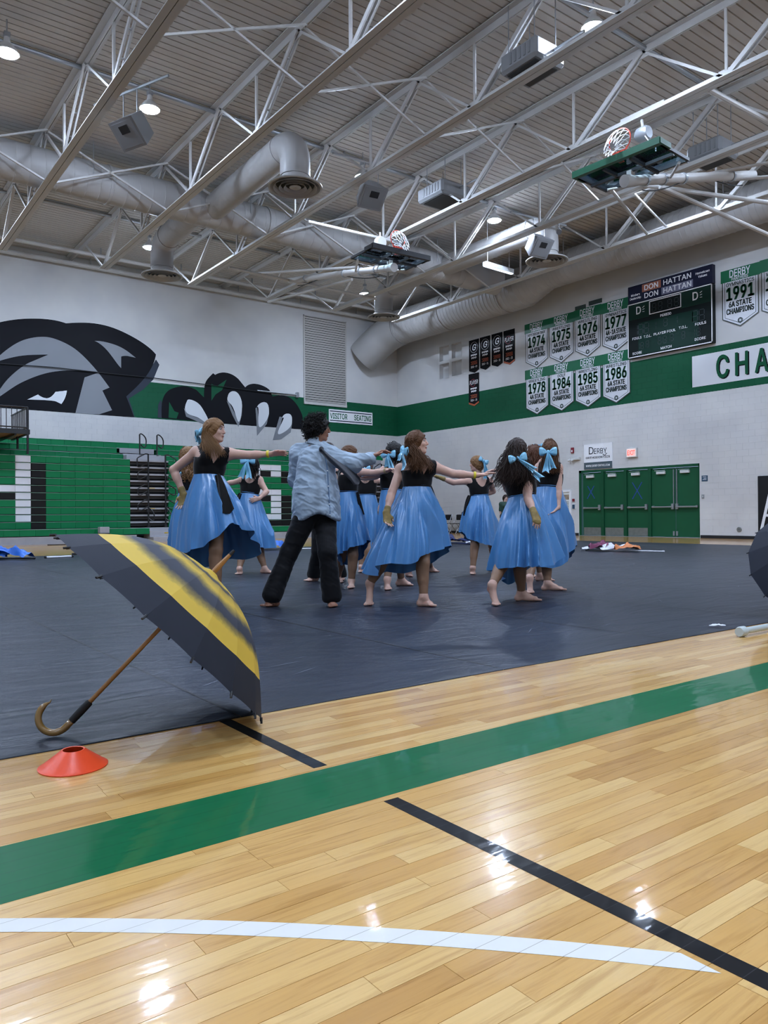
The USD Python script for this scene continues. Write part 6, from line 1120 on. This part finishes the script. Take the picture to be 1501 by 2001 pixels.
person('person', 'slender dancer with low scooped back and arm stretched to the left, nearest the folding chairs', 10.7, dict(
    neck=(935, 928), head=(931, 906), chest=(936, 946), waist=(937, 967), pelvis=(939, 998), body=112, look=152,
    arms=[dict(s=(916, 940, 0), e=(886, 943, -.05), w=(862, 934, -.1), t=(845, 928, -.12), n=-UP, glove=True, curl=.2), dict(s=(956, 940, .02), e=(964, 960, .25), w=(946, 967, .17), t=(932, 969, .17), n=-AWAY)],
    legs=[dict(side=-1, knee=(928, 1066, -.03), ankle=(924, 1110, .05), toe=(927, 1121)), dict(side=1, knee=(962, 1066, .1), ankle=(968, 1100, .1), toe=(976, 1109))],
    hem=[(979, 1066, 0), (972, 1064, .25), (932, 1060, .32), (906, 1050, .2), (901, 1036, 0), (911, 1050, -.18), (922, 1055, -.26), (946, 1063, -.3), (970, 1067, -.18)], folds=8, amp=.04, scoop=.17,
    sash=[[(918, 968, -.02), (914, 985, -.05), (912, 1012, -.05)]],
    hair=dict(g=[[(-.03, 0, .11), (-.06, -.07, .02), (938, 922, -.06)], [(.03, 0, .11), (.06, -.07, .02), (944, 918, -.05)]], n=80, r=.007, wave=.003, freq=1, spread=(.02, .02)),
    bow=dict(c=(944, 901, -.08), f=285, size=.075, tails=[(948, 938, -.1), (953, 925, -.08)], tilt=.5)), 'skin_fair', 'hair_blonde', .009)
person('person', 'black haired dancer with large pale bow, back turned, hand on hip', 11.1, dict(
    neck=(492, 930), head=(496, 911), chest=(489, 944), waist=(488, 962), pelvis=(489, 990), body=82, look=70, cap=.02,
    arms=[dict(s=(474, 938, 0), e=(455, 943, .05), w=(440, 944, .1), t=(425, 943, .1), n=-UP), dict(s=(507, 938, 0), e=(521, 961, -.05), w=(507, 974, -.15), t=(490, 978, -.2), n=AWAY, curl=.3)],
    legs=[dict(side=-1, knee=(473, 1080, 0), ankle=(468, 1112, .05), toe=(464, 1121)), dict(side=1, knee=(508, 1078, 0), ankle=(517, 1110, .03), toe=(533, 1118))],
    hem=[(541, 1069, 0), (522, 1066, .25), (482, 1076, .3), (456, 1076, .2), (450, 1068, 0), (460, 1078, -.25), (497, 1071, -.32), (526, 1071, -.2)], folds=7, amp=.04,
    sash=[[(470, 964, -.05), (464, 980, -.08), (457, 996, -.08)]],
    hair=dict(g=[[(-.04, 0, .11), (-.07, -.06, 0), (488, 935, -.06)], [(0, 0, .12), (.0, -.12, 0), (498, 938, -.1)], [(.04, 0, .11), (.08, -.05, 0), (508, 932, -.04)]], n=110, r=.008, wave=.006, freq=2),
    bow=dict(c=(485, 901, -.12), f=262, size=.12, tails=[(470, 935, -.15), (487, 937, -.17)])), 'skin_fair', 'hair_black', .009)
person('person', 'dancer behind the man with hair pinned back, facing right, arm stretched out', 8.8, dict(
    neck=(680, 910), head=(684, 889), chest=(679, 934), waist=(679, 960), pelvis=(680, 992), body=-30, look=12,
    arms=[dict(s=(662, 922, .05), e=(655, 965, 0), w=(657, 1000, -.05), t=(660, 1025, -.08), glove=True, n=RIGHT, curl=.35), dict(s=(698, 922, -.05), e=(731, 924, -.2), w=(758, 919, -.38), t=(773, 914, -.5), n=-UP, band='band_gold')],
    legs=[dict(side=-1, knee=(690, 1085, -.03), ankle=(687, 1135, .12), toe=(686, 1148)), dict(side=1, knee=(668, 1090, .05), ankle=(660, 1130, .1), toe=(668, 1137))],
    hem=[(719, 1056, 0), (713, 1086, .25), (692, 1098, .3), (666, 1104, .2), (655, 1086, 0), (664, 1082, -.2), (690, 1068, -.32), (712, 1063, -.2)], folds=9, amp=.04,
    sash=[[(697, 962, -.05), (700, 985, -.08), (704, 1010, -.08)]]), 'skin_fair', 'hair_brown', .0085)
person('person', 'dancer half hidden behind the pinned hair dancer, only skirt and bow showing', 11.3, dict(
    neck=(716, 930), head=(715, 910), chest=(716, 946), waist=(717, 966), pelvis=(717, 994), body=80, look=90,
    arms=[dict(s=(702, 938), e=(698, 955, .2), w=(712, 965, .17), t=(724, 967, .17), n=-AWAY), dict(s=(731, 938), e=(748, 941), w=(764, 938), t=(776, 936))],
    legs=[dict(side=1, knee=(722, 1075), ankle=(723, 1108, .05), toe=(726, 1117)), dict(side=-1, knee=(708, 1075), ankle=(706, 1108, .05), toe=(706, 1117))],
    hem=[(748, 1058, 0), (726, 1068, .25), (702, 1066, .2), (690, 1058, 0), (706, 1068, -.22), (732, 1068, -.22)], folds=7,
    hair=dict(g=[[(-.05, 0, .1), (-.07, -.06, 0), (712, 945, -.08)], [(.05, 0, .1), (.08, -.05, 0), (732, 952, -.06)]], n=80, r=.009, wave=.01, freq=3),
    bow=dict(c=(713, 917, -.12), f=265, size=.09, tails=[(709, 935, -.12), (717, 938, -.12)])), 'skin_fair', 'hair_auburn', .0095)
person('person', 'dancer with straight black hair and bow, mostly hidden left of the centre dancer', 8.65, dict(
    neck=(770, 908), head=(769, 885), chest=(768, 930), waist=(767, 956), pelvis=(767, 990), body=110, look=150, cap=.02,
    arms=[dict(s=(752, 920, 0), e=(735, 930, .05), w=(712, 935, .1), t=(698, 934, .1)), dict(s=(786, 920), e=(794, 945, .1), w=(786, 957, .16), t=(772, 960, .17), n=-AWAY)],
    legs=[dict(side=-1, knee=(762, 1090, 0), ankle=(757, 1132, .1), toe=(760, 1151)), dict(side=1, knee=(780, 1090, 0), ankle=(784, 1132, .03), toe=(807, 1142))],
    hem=[(795, 1076, 0), (772, 1086, .25), (746, 1082, .2), (738, 1072, 0), (750, 1086, -.2), (776, 1087, -.22)], folds=7,
    hair=dict(g=[[(-.05, .05, .1), (-.08, 0, 0), (762, 912, -.03)], [(.0, 0, .12), (0, -.11, 0), (774, 915, -.1)], [(.05, 0, .1), (.085, -.05, 0), (784, 912, -.02)]], n=110, r=.007, wave=.002, freq=1),
    bow=dict(c=(760, 889, -.14), f=250, size=.09, tails=[(757, 914, -.16), (766, 918, -.16)])), 'skin_fair', 'hair_black', .0085)
person('person', 'dancer hidden behind the centre dancer, only bare feet showing at the right', 9.9, dict(
    neck=(806, 916), head=(806, 895), chest=(806, 935), waist=(806, 956), pelvis=(808, 988), body=40, look=20,
    arms=[dict(s=(792, 922, .05), e=(788, 945, .2), w=(800, 955, .16), t=(812, 958, .16), n=-AWAY), dict(s=(820, 922, -.05), e=(826, 945, -.15), w=(818, 956, -.12), t=(806, 960, -.14), n=AWAY)],
    legs=[dict(side=1, knee=(805, 1075), ankle=(800, 1112, .05), toe=(808, 1125)), dict(side=-1, knee=(834, 1075), ankle=(841, 1108, .03), toe=(858, 1116))],
    hem=[(850, 1062, 0), (832, 1080, .25), (800, 1080, .25), (782, 1065, 0), (795, 1078, -.22), (830, 1076, -.22)], folds=7), 'skin_fair', 'hair_brown', .0095)
person('person', 'curly haired dancer behind the left dancer, only hair and skirt edge showing', 8.6, dict(
    neck=(370, 914), head=(368, 892), chest=(370, 936), waist=(372, 960), pelvis=(371, 996), body=100, look=100,
    arms=[dict(s=(355, 926), e=(352, 948, .2), w=(366, 960, .16), t=(380, 963, .16), n=-AWAY), dict(s=(387, 926), e=(396, 948, .2), w=(384, 960, .18), t=(370, 964, .2), n=-AWAY)],
    legs=[dict(side=1, knee=(352, 1085), ankle=(345, 1135, .05), toe=(352, 1150)), dict(side=-1, knee=(390, 1085), ankle=(394, 1135, .05), toe=(400, 1150))],
    hem=[(408, 1068, 0), (396, 1084, .25), (356, 1088, .28), (338, 1082, .15), (333, 1072, 0), (342, 1084, -.2), (372, 1082, -.3), (396, 1076, -.22)], folds=7,
    hair=dict(g=[[(-.06, 0, .1), (-.09, -.02, -.02), (357, 925, -.08), (360, 935, -.1)], [(.06, 0, .1), (.09, -.02, -.02), (376, 925, -.08), (376, 940, -.1)]], n=130, r=.007, wave=.016, freq=4, spread=(.03, .05)),
    bow=dict(c=(356, 928, -.05), f=200, size=.06, tails=[(353, 940, -.05)])), 'skin_fair', 'hair_blonde', .009)
person('person', 'man with short dark hair standing right behind the man with the tie', 9.5, dict(
    neck=(641, 904), head=(641, 882), chest=(640, 930), waist=(640, 968), pelvis=(640, 996), body=-60, look=10, puff=.012,
    arms=[dict(s=(620, 914, .05), e=(600, 955, .05), w=(584, 982, 0), t=(577, 998, -.05), n=RIGHT, curl=.4), dict(s=(662, 914, -.05), e=(668, 960, .1), w=(660, 990, .2), t=(656, 1005, .2))],
    legs=[dict(side=1, knee=(622, 1075), ankle=(614, 1122, .08), toe=(598, 1134)), dict(side=-1, knee=(656, 1075), ankle=(664, 1122, .08), toe=(672, 1132))], hemz=.86), 'skin_fair', 'hair_dark', .009, s=1.02, male=True, top='shirt_blue')
# a bystander by the wall
q = person('person', 'small distant person in dark green top standing by the right wall', 23.2, dict(
    neck=(988.0, 981), head=(988.0, 973.5), chest=(988.0, 990), waist=(988.0, 998), pelvis=(988.0, 1008), body=-80, look=-75,
    arms=[dict(s=(979.5, 985), e=(978.0, 997), w=(979.0, 1006), t=(981.0, 1012)), dict(s=(996.5, 985), e=(998.0, 997), w=(997.0, 1006), t=(995.0, 1012))],
    legs=[dict(side=-1, knee=(991.0, 1035), ankle=(991.0, 1053), toe=(992.0, 1056.6)), dict(side=1, knee=(985.0, 1035), ankle=(985.0, 1053), toe=(984.0, 1056.6))],
    hair=dict(g=[[(-.06, 0, .1), (-.08, -.03, -.1), (-.07, -.02, -.26)], [(.06, 0, .1), (.08, -.03, -.1), (.07, -.02, -.26)]], n=40, r=.012, wave=.006, freq=1)), 'skin_fair', 'hair_dark', .014, s=.95, top='polo')
q['garment']('polo_shirt', lambda G: (q['torso'](G, .015), [(G.cone(a[0], a[1], .06, .05, .03), ) for a in q['arms']]), 'polo_green', lambda X, Y, Z: np.maximum(Z - q['N'][2] - .01, q['Pv'][2]-.02 - Z) + 0*X)
q['garment']('jeans', lambda G: (G.ell(q['Pv'], (RIGHT, AWAY, UP), (.17, .13, .13), .05), [(G.cone(l[0], l[1], .09, .065, .04), G.cone(l[1], l[2], .062, .06, .03)) for l in q['legs']]), 'jeans', lambda X, Y, Z: np.maximum(Z - q['Wt'][2] + .03, .06 - Z) + 0*X)
